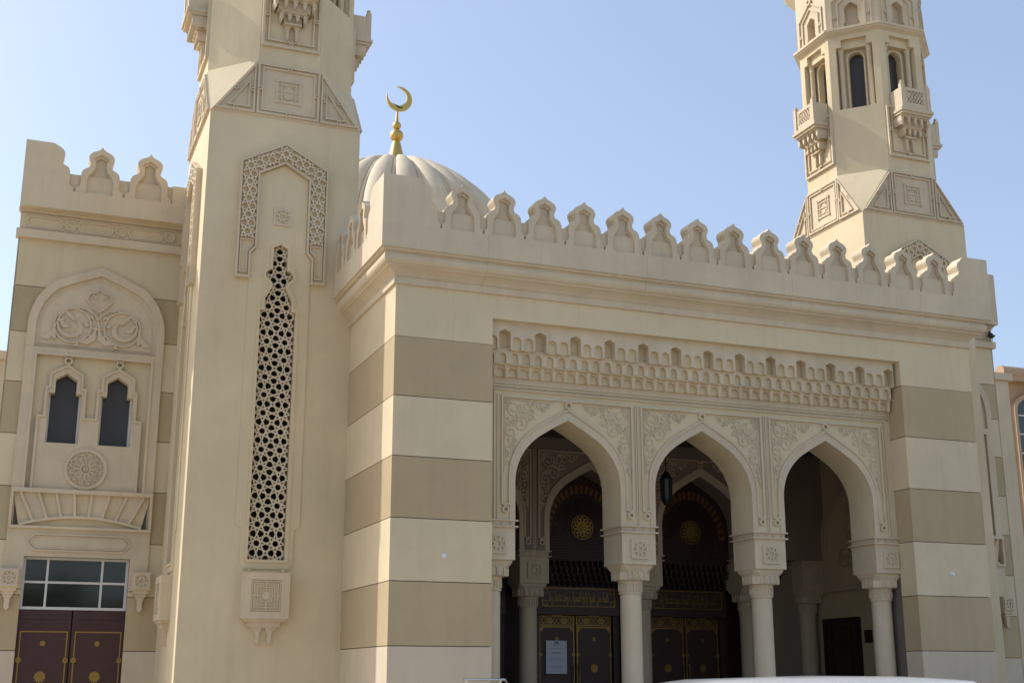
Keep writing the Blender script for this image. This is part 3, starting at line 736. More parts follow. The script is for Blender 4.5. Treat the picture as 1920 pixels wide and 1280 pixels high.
    for s in (-1, 1): ba.poly([[(s * .03, 13.94), (s * .15, 13.94), (s * .12, 13.86), (s * .115, 13.66), (s * .09, 13.62), (s * .065, 13.66), (s * .06, 13.86)][::-s]], d, d + .10)
    ba_me = ba.mesh('bracket', 'stone')
    bl = MB(); D2 = d + .40
    for s in (-1, 1):
        bl.rect(s * .365 - .05, s * .365 + .05, 14.62, 15.19, D2 - .07, D2 + .03); bl.lathe([(.03, 15.19), (.045, 15.22), (.04, 15.26), (.012, 15.29)], (s * .365, -(D2 - .02)), 8)
        bl.rect(s * .385 - .025, s * .385 + .025, 14.62, 15.1, d, D2 - .07)
    bl.poly([[(-.315, 14.62), (.315, 14.62), (.315, 15.12), (-.315, 15.12)], [(-.235, 14.73), (-.235, 15.04), (.235, 15.04), (.235, 14.73)]], D2 - .05, D2, True)
    for i in range(5):
        u = -.19 + .095 * i; bl.strip([(u, 14.73), (u - .04, 14.82), (u + .04, 14.95), (u, 15.05)], .018, D2 - .04, D2 - .01); bl.strip([(u, 14.73), (u + .04, 14.82), (u - .04, 14.95), (u, 15.05)], .018, D2 - .04, D2 - .01)
        ring(bl, u, 14.89, .035, .018, D2 - .04, D2 - .006, 8)
    bl_me = bl.mesh('balustrade', 'stone')
    for k in (0, 1):
        r = R(-90 * k)
        for me, nm in ((lat_me, 'pierced_screen'), (fr_me, 'screen_frame'), (on_me, 'strapwork_arch'), (on0_me, 'strapwork_ground'), (pl_me, 'star_boss'), (bx_me, 'box_bracket')): put(me, nm, T, rot=r)
    for k in range(4):
        r = R(-90 * k)
        for me, nm in ((cp_me, 'chamfer_panel'), (fp_me, 'panel_frame')): put(me, nm, T, rot=r)
        b_ = put(None, 'balcony', T, rot=r); put(ba_me, 'bracket', b_); put(bl_me, 'balustrade', b_)
    # belfry: eight recessed faces with colonnettes and tall round-headed windows
    mb = MB(); 
    post = MB(); tt = t - .001
    wz0, wz1 = 14.83, 16.50
    win = [(.175, wz0 + .0), (.175, 16.20)] + [(.175 * math.cos(R(a)), 16.20 + .175 * math.sin(R(a))) for a in range(15, 180, 15)] + [(-.175, 16.20), (-.175, wz0)]
    post.poly([[(-tt, wz0), (-.43, wz0), (-.43, 16.46), (-.30, 16.46), (-.30, 16.66), (.30, 16.66), (.30, 16.46), (.43, 16.46), (.43, wz0), (tt, wz0), (tt, 16.78), (-tt, 16.78)]], A - .26, A)
    post.rect(-.44, .44, 16.44, 16.70, A - .26, A - .10)
    hw2 = (A - .26) * math.tan(R(22.5))
    post.poly([[(-hw2, wz0), (-.175, wz0)] + win[::-1][1:-1] + [(.175, wz0), (hw2, wz0), (hw2, 16.78), (-hw2, 16.78)]], A - .40, A - .26)
    for q in (.205,): post.strip([(q, wz0), (q, 16.20)] + [(q * math.cos(R(a)), 16.20 + q * math.sin(R(a))) for a in range(15, 180, 15)] + [(-q, 16.20), (-q, wz0)], .045, A - .26, A - .225)
    post_me = post.mesh('belfry_face', 'cream')
    colm = MB()
    for s in (-1, 1): colm.lathe([(.085, wz0), (.085, wz0 + .05), (.065, wz0 + .09), (.062, 16.28), (.075, 16.30), (.062, 16.33), (.08, 16.40), (.085, 16.46)], (s * .335, -(A - .16)), 12)
    col_me = colm.mesh('colonnette', 'stone', True)
    gl = MB(); gl.rect(-.19, .19, wz0, 16.40, A - .42, A - .39); gl_me = gl.mesh('window_pane', 'window_glass')
    led = MB()
    for k in range(8):
        r = R(-45 * k); put(post_me, 'belfry_face', T, rot=r); put(col_me, 'colonnette', T, rot=r); put(gl_me, 'window_pane', T, rot=r)
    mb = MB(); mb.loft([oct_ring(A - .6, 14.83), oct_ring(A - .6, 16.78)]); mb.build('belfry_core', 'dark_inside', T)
    mb = MB(); mb.loft([oct_ring(A - .005, 16.76), oct_ring(A + .02, 16.78), oct_ring(A + .10, 16.83), oct_ring(A + .11, 16.86), oct_ring(A + .14, 16.87), oct_ring(A + .14, 16.93), oct_ring(A + .05, 16.95)]); mb.build('belfry_ledge', 'stone', T)
    # stage above with pointed niches
    B_ = A + .03; up = MB(); tb = B_ * math.tan(R(22.5))
    nic = [(.19, 16.95), (.19, 17.06), (.16, 17.10), (.16, 17.50), (0, 17.62), (-.16, 17.50), (-.16, 17.10), (-.19, 17.06), (-.19, 16.95)]
    up.poly([[(-tb, 16.94), (-.19, 16.94)] + nic[::-1] + [(.19, 16.94), (tb, 16.94), (tb, 18.6), (-tb, 18.6)]], B_ - .2, B_)
    for s in (-1, 1):
        up.strip([(s * .33, 16.95), (s * .33, 17.60), (s * .10, 17.78), (0, 17.86)], .035, B_, B_ + .035); up.strip([(s * .47, 16.95), (s * .47, 17.68), (s * .16, 17.90), (s * .04, 18.0)], .035, B_, B_ + .035)
        ring(up, s * .40, 17.25, .045, .02, B_, B_ + .04, 8)
    ring(up, 0, 18.05, .10, .05, B_, B_ + .05, 8)
    up.rect(-.2, .2, 16.94, 17.65, B_ - .22, B_ - .18)
    up_me = up.mesh('niche_face', 'stone')
    for k in range(8): put(up_me, 'niche_face', T, rot=R(-45 * k))
    mb = MB(); mb.loft([oct_ring(B_ - .21, 16.9), oct_ring(B_ - .21, 18.6)]); mb.build('niche_core', 'cream', T)
    mb = MB(); mb.loft([oct_ring(B_, 18.6), oct_ring(B_ + .45, 19.1), oct_ring(B_ + .5, 19.2), oct_ring(B_ + .5, 20.1), oct_ring(B_ + .38, 20.1), oct_ring(B_ + .38, 19.3), oct_ring(.9, 19.3), oct_ring(.9, 22.0)]); mb.build('gallery', 'stone', T)
    mb = MB(); mb.lathe([(.95, 22.0), (1.05, 22.4), (1.02, 22.9), (.8, 23.5), (.45, 24.0), (.12, 24.5), (.05, 25.2)], n=24); mb.build('cap_dome', 'dome_stone', T, smooth=True)
    return T
TW_L = make_minaret('cream minaret with pierced star screen rising beside the left window wing, paired doors below', (-1.39, 4.45, 0))
TW_R = copy_tree(TW_L); TW_R.location = (13.385, 4.45, 0); TW_R.scale = (-1, 1, 1)
TW_L['label'] = 'cream minaret between the maroon double door wing and the portico, pierced screen in view'
TW_R['label'] = 'cream minaret standing behind the far merlon parapet, arched belfry windows and balconies in view'
for q in (TW_L, TW_R): q['group'] = 'pair of minarets'

# ================================================================ SIDE WINGS
def make_wing(label, loc):
    W = thing('side_wing', label, 'building', loc)
    hl, hr = 1.615, 1.545      # wall to left and right of the centre line; local d=0 is the wall face
    mb = MB(); mb.poly([[(-hl + .03, 0), (-.955, 0), (-.955, 3.81), (.955, 3.81), (.955, 0), (hr, 0), (hr, 10.0), (-hl + .03, 10.0)], [(-1.08, 5.05), (-1.08, 7.66), (1.08, 7.66), (1.08, 5.05)]], -.6, -.031, True); mb.build('core_wall', 'joint', W)
    # panels left and right of the decorated bay, and the field above it
    zs = [0] + JZ + [8.085, 9.0]
    for k in range(len(zs) - 1):
        a, b = zs[k], zs[k + 1]; m = 'stone_base' if k == 0 else ('taupe', 'cream')[(k - 1) % 2]
        for u0, u1 in ((-hl, -1.2), (1.2, hr)):
            mb = MB(); mb.rect(u0, u1, a + .007, b - .007, -.03, 0); mb.build('wall_panel', m, W)
        if a > 7.5:
            mb = MB(); mb.rect(-1.2, 1.2, a + .007 if a > 8.2 else 7.8, b - .007, -.03, 0); mb.build('wall_panel', m, W)
    mb = MB(); mb.rect(-hl, hr, 9.007, 10.0, -.03, 0); mb.build('wall_panel', 'cream', W)
    mb = MB(Matrix.Translation((-hl, 0, 0)) @ Matrix.Rotation(R(-90), 4, 'Z')); mb.rect(-6, -.0, 0, 10.0, -.03, -.003); mb.build('end_wall', 'cream', W)
    # cornice with knotted frieze
    mb = MB(); mb.rect(-hl - .05, hr, 9.97, 10.14, -.1, .10); mb.rect(-hl - .02, hr, 10.50, 10.54, -.1, .07); mb.rect(-hl - .04, hr, 10.54, 10.58, -.1, .10)
    mb.rect(-hl, hr, 10.14, 10.50, -.1, .02)
    for q in (0, 1): mb.rect(-hl, hr, 10.17 + q * .275, 10.195 + q * .275, .02, .05)
    for k in range(-1, 3):
        c = -.675 + .965 * k
        if k >= 0: ring(mb, c, 10.32, .125, .085, .02, .05, 6, 0)
        if k < 2: mb.strip([(c + .135, 10.32), (c + .20, 10.42), (c + .765, 10.42), (c + .83, 10.32), (c + .765, 10.22), (c + .20, 10.22)], .034, .02, .05, True)
    gd = MB(); gd.rect(-hl + .01, hr, 10.195, 10.445, .02, .024); gd.build('frieze_ground', 'cream', W)
    mb.build('cornice', 'stone', W)
    Mw = Matrix.Translation((0, -.28, 0))
    parapet(W, -hl - .03, hr, [-.20, .75], Mw, [(-1.15, 1, -hl - .03)], sc=1.19, z0=10.965, zb=10.56, zp=11.93, depth=.36, pitch=.95)
    mb = MB(); mb.rect(1.225, hr, 10.965, 11.35, -.08, .28); mb.build('parapet_end', 'stone', W)
    # framed bay: pointed tympanum over a window panel over the door head
    ao = arch_full(w=1.285, zs=7.80, zt=8.25, za=9.50, tw=.86); ai = arch_full(w=1.135, zs=7.80, zt=8.22, za=9.33, tw=.76); at = arch_full(w=1.05, zs=7.87, zt=8.2, za=9.22, tw=.69)
    mb = MB(); mb.poly([ao, ai[::-1]], -.03, .09); mb.build('arch_surround', 'stone', W)
    mb = MB(); mb.poly([ai], -.03, .02); mb.poly([at], .02, .035); mb.build('tympanum', 'stone', W)
    mb = MB(); d0, d1 = .035, .075
    for s in (-1, 1):
        C_ = lambda r, a: (s * (.47 + r * math.cos(R(a))), 8.28 + r * math.sin(R(a)))
        mb.strip([C_(.345, a) for a in range(150, -215, -12)], .034, d0, d1)
        mb.strip([C_(.345 - .13 * t / 10, 75 + 9.5 * t) if False else C_(.33 - .021 * t, 70 - 30 * t) for t in range(11)], [.03, .035, .04, .05, .06, .075, .09, .10, .09, .07, .02], d0, d1)
        mb.strip([C_(.20, 40), C_(.24, 20), C_(.16, -10), C_(.05, -40)], [.02, .06, .08, .03], d0, d1)
        mb.strip([C_(.10, 120), C_(.16, 80), C_(.26, 66), C_(.34, 62)], [.03, .07, .06, .03], d0, d1)
        mb.strip([C_(.30, 178), C_(.25, 172), C_(.24, 160)], [.05, .06, .02], d0, d1)
        for a in (100, 145, 205, 250): mb.strip([C_(.345, a), C_(.41, a + 5), C_(.40, a + 14)], [.03, .05, .02], d0, d1)
        mb.strip([(0, 8.42), (s * .06, 8.52), (s * .2, 8.62), (s * .34, 8.64)], .032, d0, d1)
        mb.strip([(0, 8.40), (s * .04, 8.20), (s * .07, 8.05), (s * .18, 7.97), (s * .32, 7.95)], [.03, .04, .10, .12, .02], d0, d1)
        mb.strip([(s * .02, 8.60), (s * .14, 8.70), (s * .24, 8.82), (s * .20, 8.95), (s * .08, 8.99), (0, 9.05)], .032, d0, d1)
        mb.strip([(s * .15, 8.93), (s * .09, 8.90), (s * .07, 8.84)], [.03, .04, .01], d0, d1)
        mb.strip([(s * .78, 8.3), (s * .82, 8.12), (s * .92, 8.0), (s * 1.02, 7.98)], [.03, .06, .11, .02], d0, d1); mb.strip([(s * .80, 8.15), (s * .80, 8.04), (s * .78, 7.98)], [.02, .08, .05], d0, d1)
    mb.strip([(0, 8.44), (.06, 8.52), (0, 8.62), (-.06, 8.52)], .025, d0, d1, True); mb.strip([(-.09, 8.24), (.09, 8.24)], .03, d0, d1 + .01)
    mb.build('arabesque_relief', 'stone', W)
    # window panel
    wl = lambda c: [(c - .30, 5.95), (c - .30, 6.92), (c - .195, 6.92), (c - .195, 7.19), (c, 7.32), (c + .195, 7.19), (c + .195, 6.92), (c + .30, 6.92), (c + .30, 5.95)]
    sr = [(-.95, 5.02), (-.95, 6.45), (-.835, 6.45), (-.835, 7.02), (-.775, 7.02), (-.775, 7.29), (-.48, 7.465), (-.19, 7.29), (-.19, 7.02), (-.12, 7.02), (-.12, 6.44)]
    full = sr + [(-u, v) for u, v in reversed(sr)]
    mb = MB(); mb.poly([[(-1.285, 5.02), (1.285, 5.02), (1.285, 7.80), (-1.285, 7.80)], [(-1.09, 5.06), (-1.09, 7.67), (1.09, 7.67), (1.09, 5.06)]], -.03, .08)
    mb.strip([(-1.09, 5.06), (-1.09, 7.67), (1.09, 7.67), (1.09, 5.06)], .05, .08, .10); mb.build('bay_frame', 'stone', W)
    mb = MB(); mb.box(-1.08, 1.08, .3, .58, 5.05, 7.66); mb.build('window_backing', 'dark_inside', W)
    mb = MB(); mb.poly([[(-1.10, 5.03), (1.10, 5.03), (1.10, 7.69), (-1.10, 7.69)], wl(-.48), wl(.48)], -.22, -.02)
    mb.build('window_field', 'cream', W)
    mb = MB(); mb.poly([full[::-1], wl(-.48), wl(.48)], -.02, .035); mb.strip(full, .045, .035, .065)
    for c in (-.48, .48):
        ring(mb, c, 7.56, .085, .045, -.02, .06, 6, 0)
        for s in (-1, 1): mb.strip([(c + s * .03, 7.48), (c + s * .06, 7.64), (c + s * .10, 7.69)] if False else [(c + s * .045, 7.625), (c + s * .10, 7.67)], .035, 0, .06)
    mb.build('window_surround', 'stone', W)
    for c in (-.48, .48):
        mb = MB(); mb.rect(c - .31, c + .31, 5.94, 7.33, -.21, -.19); wn = mb.build('window', 'window_glass', W)
        mb = MB()
        for s in (-1, 1): mb.rect(c + s * .28 - .02, c + s * .28 + .02, 5.95, 6.92, -.19, -.15)
        mb.build('window_frame', 'white_frame', wn)
    # rosette
    mb = MB(); cz = 5.47
    circ = lambda r, n=36: [(r * math.cos(2 * math.pi * k / n), cz + r * math.sin(2 * math.pi * k / n)) for k in range(n)]
    mb.poly([circ(.395), circ(.335)[::-1]], .035, .075); mb.poly([circ(.34)], .03, .045)
    for k in range(12):
        a = 30 * k; P_ = lambda r, da: (r * math.cos(R(a + da)), cz + r * math.sin(R(a + da)))
        mb.poly([[P_(.07, 0), P_(.12, -9), P_(.155, 0), P_(.12, 9)]], .045, .072)
        mb.strip([P_(.06, 15), P_(.18, 0), P_(.24, 15), P_(.18, 30), P_(.06, 15)], .016, .045, .076)
        mb.strip([P_(.20, 0), P_(.27, -11), P_(.325, 0), P_(.27, 11), P_(.20, 0)], .016, .045, .076); mb.poly([[P_(.25, 15), P_(.28, 9), P_(.315, 15), P_(.28, 21)]], .045, .072)
    ring(mb, 0, cz, .045, .02, .045, .065, 12)
    mb.build('rosette', 'stone', W)
    # fan band of radiating ribs over a low arch
    fz0, fz1 = 4.35, 5.02
    mb = MB(); mb.rect(-1.285, 1.285, 2.1, 5.0, -.03, .0) if False else None
    mb.rect(-1.285, 1.285, 4.98, 5.06, -.03, .13); mb.rect(-1.285, 1.285, 4.31, 4.36, -.03, .12)
    for s in (-1, 1): mb.rect(s * 1.26 - .025, s * 1.26 + .025, 4.36, 4.98, -.03, .11)
    low = [(u, 4.375 + .17 * (1 - (u / 1.1) ** 2)) for u in [-1.1 + .1375 * k for k in range(17)]]
    mb.strip(low, .05, 0, .10)
    for k in range(8):
        ub = -.86 + .2457 * k; ut = -1.12 + .32 * k; zb_ = 4.375 + .17 * (1 - (ub / 1.1) ** 2)
        rb = MB(); rb.strip([(ut, 4.98), (ub, zb_)], .045, 0, .098); rb.build('fan_rib', 'stone', W)
    mb.build('fan_frame', 'stone', W)
    for k in range(9):
        ub0, ub1 = -1.1057 + .2457 * k + .0, -.86 + .2457 * k; ut0, ut1 = -1.24 + .0 if k == 0 else -1.12 + .32 * (k - 1), 1.24 if k == 8 else -1.12 + .32 * k
        zf = lambda u: 4.375 + .17 * (1 - (max(-1.1, min(1.1, u)) / 1.1) ** 2)
        mb = MB(); mb.poly([[(ub0, zf(ub0)), (ub1, zf(ub1)), (ut1, 4.98), (ut0, 4.98)]], -.03, .05 if k % 2 else .02); mb.build('fan_panel', 'stone' if k % 2 else 'cream', W)
    mb = MB(); mb.poly([[(-1.24, 4.36), (1.24, 4.36)] + low[::-1]], -.03, .02); mb.build('fan_panel', 'cream', W)
    # door head with plaque
    mb = MB(); mb.poly([[(-1.285, 2.1), (-.96, 2.1), (-.96, 3.80), (.96, 3.80), (.96, 2.1), (1.285, 2.1), (1.285, 4.31), (-1.285, 4.31)]] if False else [[(-1.285, 3.2), (-.95, 3.2), (-.95, 3.80), (.95, 3.80), (.95, 3.2), (1.285, 3.2), (1.285, 4.31), (-1.285, 4.31)]], -.03, .06)
    mb.build('door_head', 'stone', W)
    pq = [(-.80, 4.21), (-.87, 4.14), (-.93, 4.065), (-.87, 3.99), (-.80, 3.91), (.80, 3.91), (.87, 3.99), (.93, 4.065), (.87, 4.14), (.80, 4.21)]
    mb = MB(); mb.strip(pq, .03, .06, .085, True); mb.strip([(u * .95, 4.06 + (v - 4.06) * .72) for u, v in pq], .016, .06, .075, True); mb.build('plaque', 'stone', W)
    for s in (-1, 1):
        mb = MB(); mb.rect(s * 1.08 - (.205 if s < 0 else .12) * 1 - 0, s * 1.08 + (.12 if s < 0 else .205), 0, 3.2, -.03, 0); mb.build('door_jamb', 'stone_base', W) if False else None
        for k in range(len(JZ)):
            a = ([0] + JZ)[k]; b = min(([0] + JZ)[k + 1], 3.2)
            if a >= 3.2: break
            m = 'stone_base' if k == 0 else ('taupe', 'cream')[(k - 1) % 2]
            mb = MB(); mb.rect(*sorted((s * .95, s * 1.2)), a + .007, b - .007, -.03, 0); mb.build('wall_panel', m, W)
        br = put(None, 'lamp_bracket', W)
        mb = MB(Matrix.Translation((0, -.03, 0))); mb.rect(s * 1.175 - .175, s * 1.175 + .175, 3.21, 3.56, 0, .17)
        mb.rect(s * 1.175 - .14, s * 1.175 + .14, 3.15, 3.21, 0, .15); mb.rect(s * 1.175 - .10, s * 1.175 + .10, 3.09, 3.15, 0, .12)
        u = s * 1.175; mb.poly([[(u - .09, 3.09), (u - .05, 3.02), (u - .045, 2.85), (u, 2.80), (u + .045, 2.85), (u + .05, 3.02), (u + .09, 3.09)]], 0, .09)
        mb.build('block', 'stone', br)
        mb = MB(Matrix.Translation((0, -.20, 0))); star_square(mb, u, 3.385, .15, .03); mb.build('star_boss', 'stone', br)
    # transom light and doors
    mb = MB(); F0, F1 = -.20, -.10
    mb.poly([[(-.95, 2.84), (.95, 2.84), (.95, 3.80), (-.95, 3.80)]] + [[(u0, v0), (u0, v1), (u1, v1), (u1, v0)] for u0, u1 in ((-.90, -.53), (-.49, .45), (.49, .90)) for v0, v1 in ((2.89, 3.32), (3.36, 3.755))], F0, F1, True); mb.build('transom_frame', 'white_frame', W)
    for u0, u1 in ((-.90, -.53), (-.49, .45), (.49, .90)):
        for v0, v1 in ((2.89, 3.32), (3.36, 3.755)):
            mb = MB(); mb.rect(u0 - .01, u1 + .01, v0 - .01, v1 + .01, -.17, -.15); mb.build('transom_pane', 'transom_glass', W)
    for s in (-1, 1):
        u0, u1 = sorted((s * .012, s * .95)); um = (u0 + u1) / 2
        mb = MB(); mb.rect(u0, u1, .05, 2.83, -.20, -.13); dl = mb.build('door_leaf', 'maroon', W, label='maroon door leaf with gilt border and bosses')
        mb = MB()
        for k in range(3): mb.rect(u0 + .08, u1 - .08, 2.52 + k * .08, 2.565 + k * .08, -.13, -.115)
        mb.build('louvre', 'maroon', dl)
        mb = MB(); mb.strip([(u0 + .07, .2), (u1 - .05, .2), (u1 - .05, 2.44), (u0 + .07, 2.44)], .022, -.13, -.118, True)
        for x in (u0 + .07, u1 - .05): ring(mb, x, 1.93, .05, .02, -.13, -.112, 12)
        mb.build('gilt_border', 'gold_dull', dl)
        for zz, r in ((2.23, .055), (1.63, .11), (1.0, .055)):
            mb = MB(); n = 28; mb.poly([[(um + r * (1 if k % 2 else .78) * math.cos(math.pi * 2 * k / n), zz + r * (1 if k % 2 else .78) * math.sin(math.pi * 2 * k / n)) for k in range(n)]], -.13, -.108)
            ring(mb, um, zz, r * .55, r * .2, -.108, -.095, 12); mb.build('gilt_boss', 'gold_dull', dl)
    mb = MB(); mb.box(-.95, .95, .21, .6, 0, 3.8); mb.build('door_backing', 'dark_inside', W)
    return W
WG_L = make_wing('x', (-4.385, 5.9, 0))
WG_R = copy_tree(WG_L); WG_R.location = (16.38, 5.9, 0); WG_R.scale = (-1, 1, 1)
WG_L['label'] = 'banded wing with carved tympanum, paired windows, round rosette and maroon double doors'
WG_R['label'] = 'banded wing mostly hidden past the portico corner, half of its pointed arch showing'
for q in (WG_L, WG_R): q['group'] = 'side wings flanking the minarets'

# ================================================================ PRAYER HALL AND DOME
HL = thing('prayer_hall', 'flat roofed prayer hall body behind the portico carrying the ribbed dome', 'building', (5.985, 6.65, 0))
mb = MB(); mb.box(-11.9, 11.9, 0, 28, 0, 9.3); mb.build('hall_wall', 'cream', HL)
mb = MB(); mb.box(-11.95, 11.95, -.05, 28.05, 9.3, 9.45); mb.build('roof', 'stone', HL)
DM = thing('dome', 'pale ribbed dome with a gilt ball and crescent finial above the parapet', 'dome', (5.96, 21.0, 9.45))
mb = MB(); mb.lathe([(4.45, 0), (4.45, 3.0), (4.6, 3.1), (4.6, 3.35), (4.35, 3.45)], n=56); mb.build('drum', 'dome_stone', DM)
NG = 24; zc = 14.75 - 9.45; Rr = 4.36
prof = []
for i in range(23):
    ph = R(-18 + 96.0 * i / 22); prof.append((Rr * math.cos(ph), zc + Rr * math.sin(ph), 1))
top_r, top_z = prof[-1][0], prof[-1][1]
for i in range(1, 7):
    a = R(90 + 30 * i); prof.append((top_r - .02 + .22 * math.cos(a) * .9 - .0, top_z + .02 + .10 * math.sin(a) - .05 * i / 6, .9))
mb = MB(); rows = []; NS = 30
for r, z, k in prof:
    row = []
    for j in range(NS + 1):
        t = -1 + 2 * j / NS; th = math.pi / NG * t
        bul = (max(0, 1 - (abs(t) / .9) ** 2)) ** .5 if abs(t) < .88 else (.42 if abs(t) > .93 else 0.0)
        rr = r - .24 + bul * min(.36, .12 + r * .13); row.append(mb.P(rr * math.sin(th), z + bul * (.22 * max(0, 2.4 - r) / 2.4), rr * math.cos(th)))
    rows.append(row)
for a, b in zip(rows, rows[1:]):
    for j in range(NS): mb.f.append((a[j], a[j + 1], b[j + 1], b[j]))
gore = mb.mesh('gore', 'dome_stone', True)
for k in range(NG): put(gore, 'gore', DM, rot=2 * math.pi * (k + .35) / NG)
FN = put(None, 'finial', DM, (0, 0, 19.2 - 9.45))
mb = MB(); mb.lathe([(.30, -.35), (.30, .15), (.27, .30), (.15, .80), (.10, .90)], n=24); mb.build('cone', 'gold', FN, smooth=True)
def ball(r, z, n=14): return [(max(.001, r * math.sin(math.pi * i / n)), z - r * math.cos(math.pi * i / n)) for i in range(n + 1)]
mb = MB(); mb.lathe(ball(.24, 1.09), n=24); mb.lathe(ball(.155, 1.475), n=20); mb.build('ball', 'gold', FN, smooth=True)
mb = MB(); mb.lathe([(.06, 1.6), (.035, 2.06)], n=12); mb.build('stem', 'gold', FN, smooth=True)
mb = MB(); cu, cv, ro = .06, 2.52, .475
o_ = [(cu + ro * math.cos(R(a)), cv + ro * math.sin(R(a))) for a in range(-200, 101, 10)]
ci, ri = (cu - .075, cv + .09), .365
a0 = math.degrees(math.atan2(o_[-1][1] - ci[1], o_[-1][0] - ci[0])); a1 = math.degrees(math.atan2(o_[0][1] - ci[1], o_[0][0] - ci[0])) - (360 if math.atan2(o_[0][1] - ci[1], o_[0][0] - ci[0]) > 0 else 0)
a1 = -200 + 4
i_ = [(ci[0] + ri * math.cos(R(a0 + (a1 - a0) * k / 26)), ci[1] + ri * math.sin(R(a0 + (a1 - a0) * k / 26))) for k in range(1, 26)]
mb.poly([o_ + i_], -.04, .04, True); mb.build('crescent', 'gold', FN)

# ================================================================ SMALL THINGS ON AND ROUND THE BUILDING
def bird(name, label, loc, rot, s=1.0):
    t = thing(name, label, 'bird', loc, rot)
    mb = MB()
    prof = [(-.17, .055, .012), (-.12, .07, .03), (-.05, .10, .062), (.02, .13, .072), (.08, .165, .06), (.115, .205, .036), (.135, .235, .034), (.16, .248, .03), (.18, .245, .018), (.205, .238, .004)]
    rings = [[(x * s, r * .85 * s * math.cos(2 * math.pi * k / 10), (z + r * math.sin(2 * math.pi * k / 10)) * s) for k in range(10)] for x, z, r in prof]
    mb.loft(rings); mb.build('body', 'pigeon', t, smooth=True)
    mb = MB()
    for sd in (-1, 1): mb.tube([(.01 * s, sd * .025 * s, .07 * s), (.02 * s, sd * .025 * s, 0)], .006 * s, 5)
    mb.build('leg', 'pigeon', t)
    mb = MB(); mb.box(-.30 * s, -.15 * s, -.03 * s, .03 * s, .045 * s, .06 * s); mb.build('tail', 'pigeon', t)
    return t
bird('pigeon', 'dark pigeon perched on the wing ledge beside the parapet corner', (17.86, 5.74, 10.14), R(60), 1.15)
bird('small_bird', 'tiny dark bird sitting inside the gilt crescent', (5.93, 21.0, 21.335), R(150), .8)

LN = thing('hanging_lantern', 'dark metal lantern hanging inside the porch arches', 'lantern', (6.62, 3.0, 4.95))
mb = MB(); mb.lathe([(.02, 0), (.06, .03), (.10, .10), (.11, .14)], n=8); mb.build('foot', 'lantern_metal', LN)
mb = MB(); mb.lathe([(.125, .52), (.13, .55), (.09, .62), (.05, .68), (.02, .72)], n=8); mb.build('cap', 'lantern_metal', LN)
mb = MB(); mb.lathe([(.105, .14), (.12, .52)], n=8); mb.build('glass', 'lantern_glass', LN)
mb = MB()
for k in range(8):
    a = 2 * math.pi * k / 8; mb.tube([(.11 * math.cos(a), .11 * math.sin(a), .13), (.125 * math.cos(a), .125 * math.sin(a), .53)], .01, 4)
mb.build('ribs', 'lantern_metal', LN)
mb = MB(); mb.tube([(0, 0, .7), (0, 0, 1.95)], .012, 6); mb.build('chain', 'lantern_metal', LN)

NP = thing('paper_notice', 'bluish white paper notice taped to the porch door leaf', 'notice', (5.546, 6.16, 1.70))
mb = MB(); mb.rect(-.243, .243, 0, .69, 0, .004); mb.build('sheet', 'paper', NP)
mb = MB()
random.seed(3)
def scribble(u0, u1, v, h):
    u = u0
    while u < u1:
        l = random.uniform(.008, .03); mb.rect(u, min(u + l, u1), v, v + h * random.uniform(.6, 1), .004, .0055, False); u += l + random.uniform(.004, .01)
scribble(-.10, .11, .425, .022); 
for v in (.60, .585): scribble(-.08, .08, v, .007)
for v in (.53, .52, .33, .30, .285, .16, .145, .13, .05): scribble(-.16, .16, v, .005)
mb.rect(-.05, .05, .63, .66, .004, .0055, False)
mb.build('print', 'ink', NP)

for x in (.906, 11.043):
    t = thing('wall_lamp', 'tiny round white lamp fitting on the pier face %s' % ('next to the pierced screen minaret' if x < 5 else 'towards the far wing'), 'lamp', (x, 0, 3.51))
    mb = MB(); mb.poly([[(.045 * math.cos(R(30 * k)), .045 * math.sin(R(30 * k))) for k in range(12)]], 0, .02); mb.build('base', 'white_plastic', t)
    mb = MB(); mb.poly([[(.03 * math.cos(R(30 * k)), .03 * math.sin(R(30 * k))) for k in range(12)]], .02, .05); mb.build('lens', 'white_plastic', t)
t = thing('loudspeaker', 'small black box loudspeaker on the wall inside the porch', 'speaker', (10.75, YB + .42, 3.95))
mb = MB(); mb.rect(-.11, .11, -.16, .16, 0, .16); mb.build('cabinet', 'black_metal', t)
mb = MB(); mb.poly([[(.075 * math.cos(R(30 * k)), -.05 + .075 * math.sin(R(30 * k))) for k in range(12)]], .16, .168); mb.build('cone', 'tyre', t)
t = thing('door_sign', 'small yellow sign on the wall beside the maroon doors', 'sign', (-5.97, 5.9, 2.0))
mb = MB(); mb.rect(0, .20, -.13, .11, 0, .012); mb.build('plate', 'sign_yellow', t)
mb = MB(); mb.rect(.04, .16, -.09, -.075, .012, .014, False); mb.rect(.04, .16, -.055, -.04, .012, .014, False); mb.strip([(.07, .02), (.09, .06), (.12, .05)], .014, .012, .014); mb.build('print', 'ink', t)

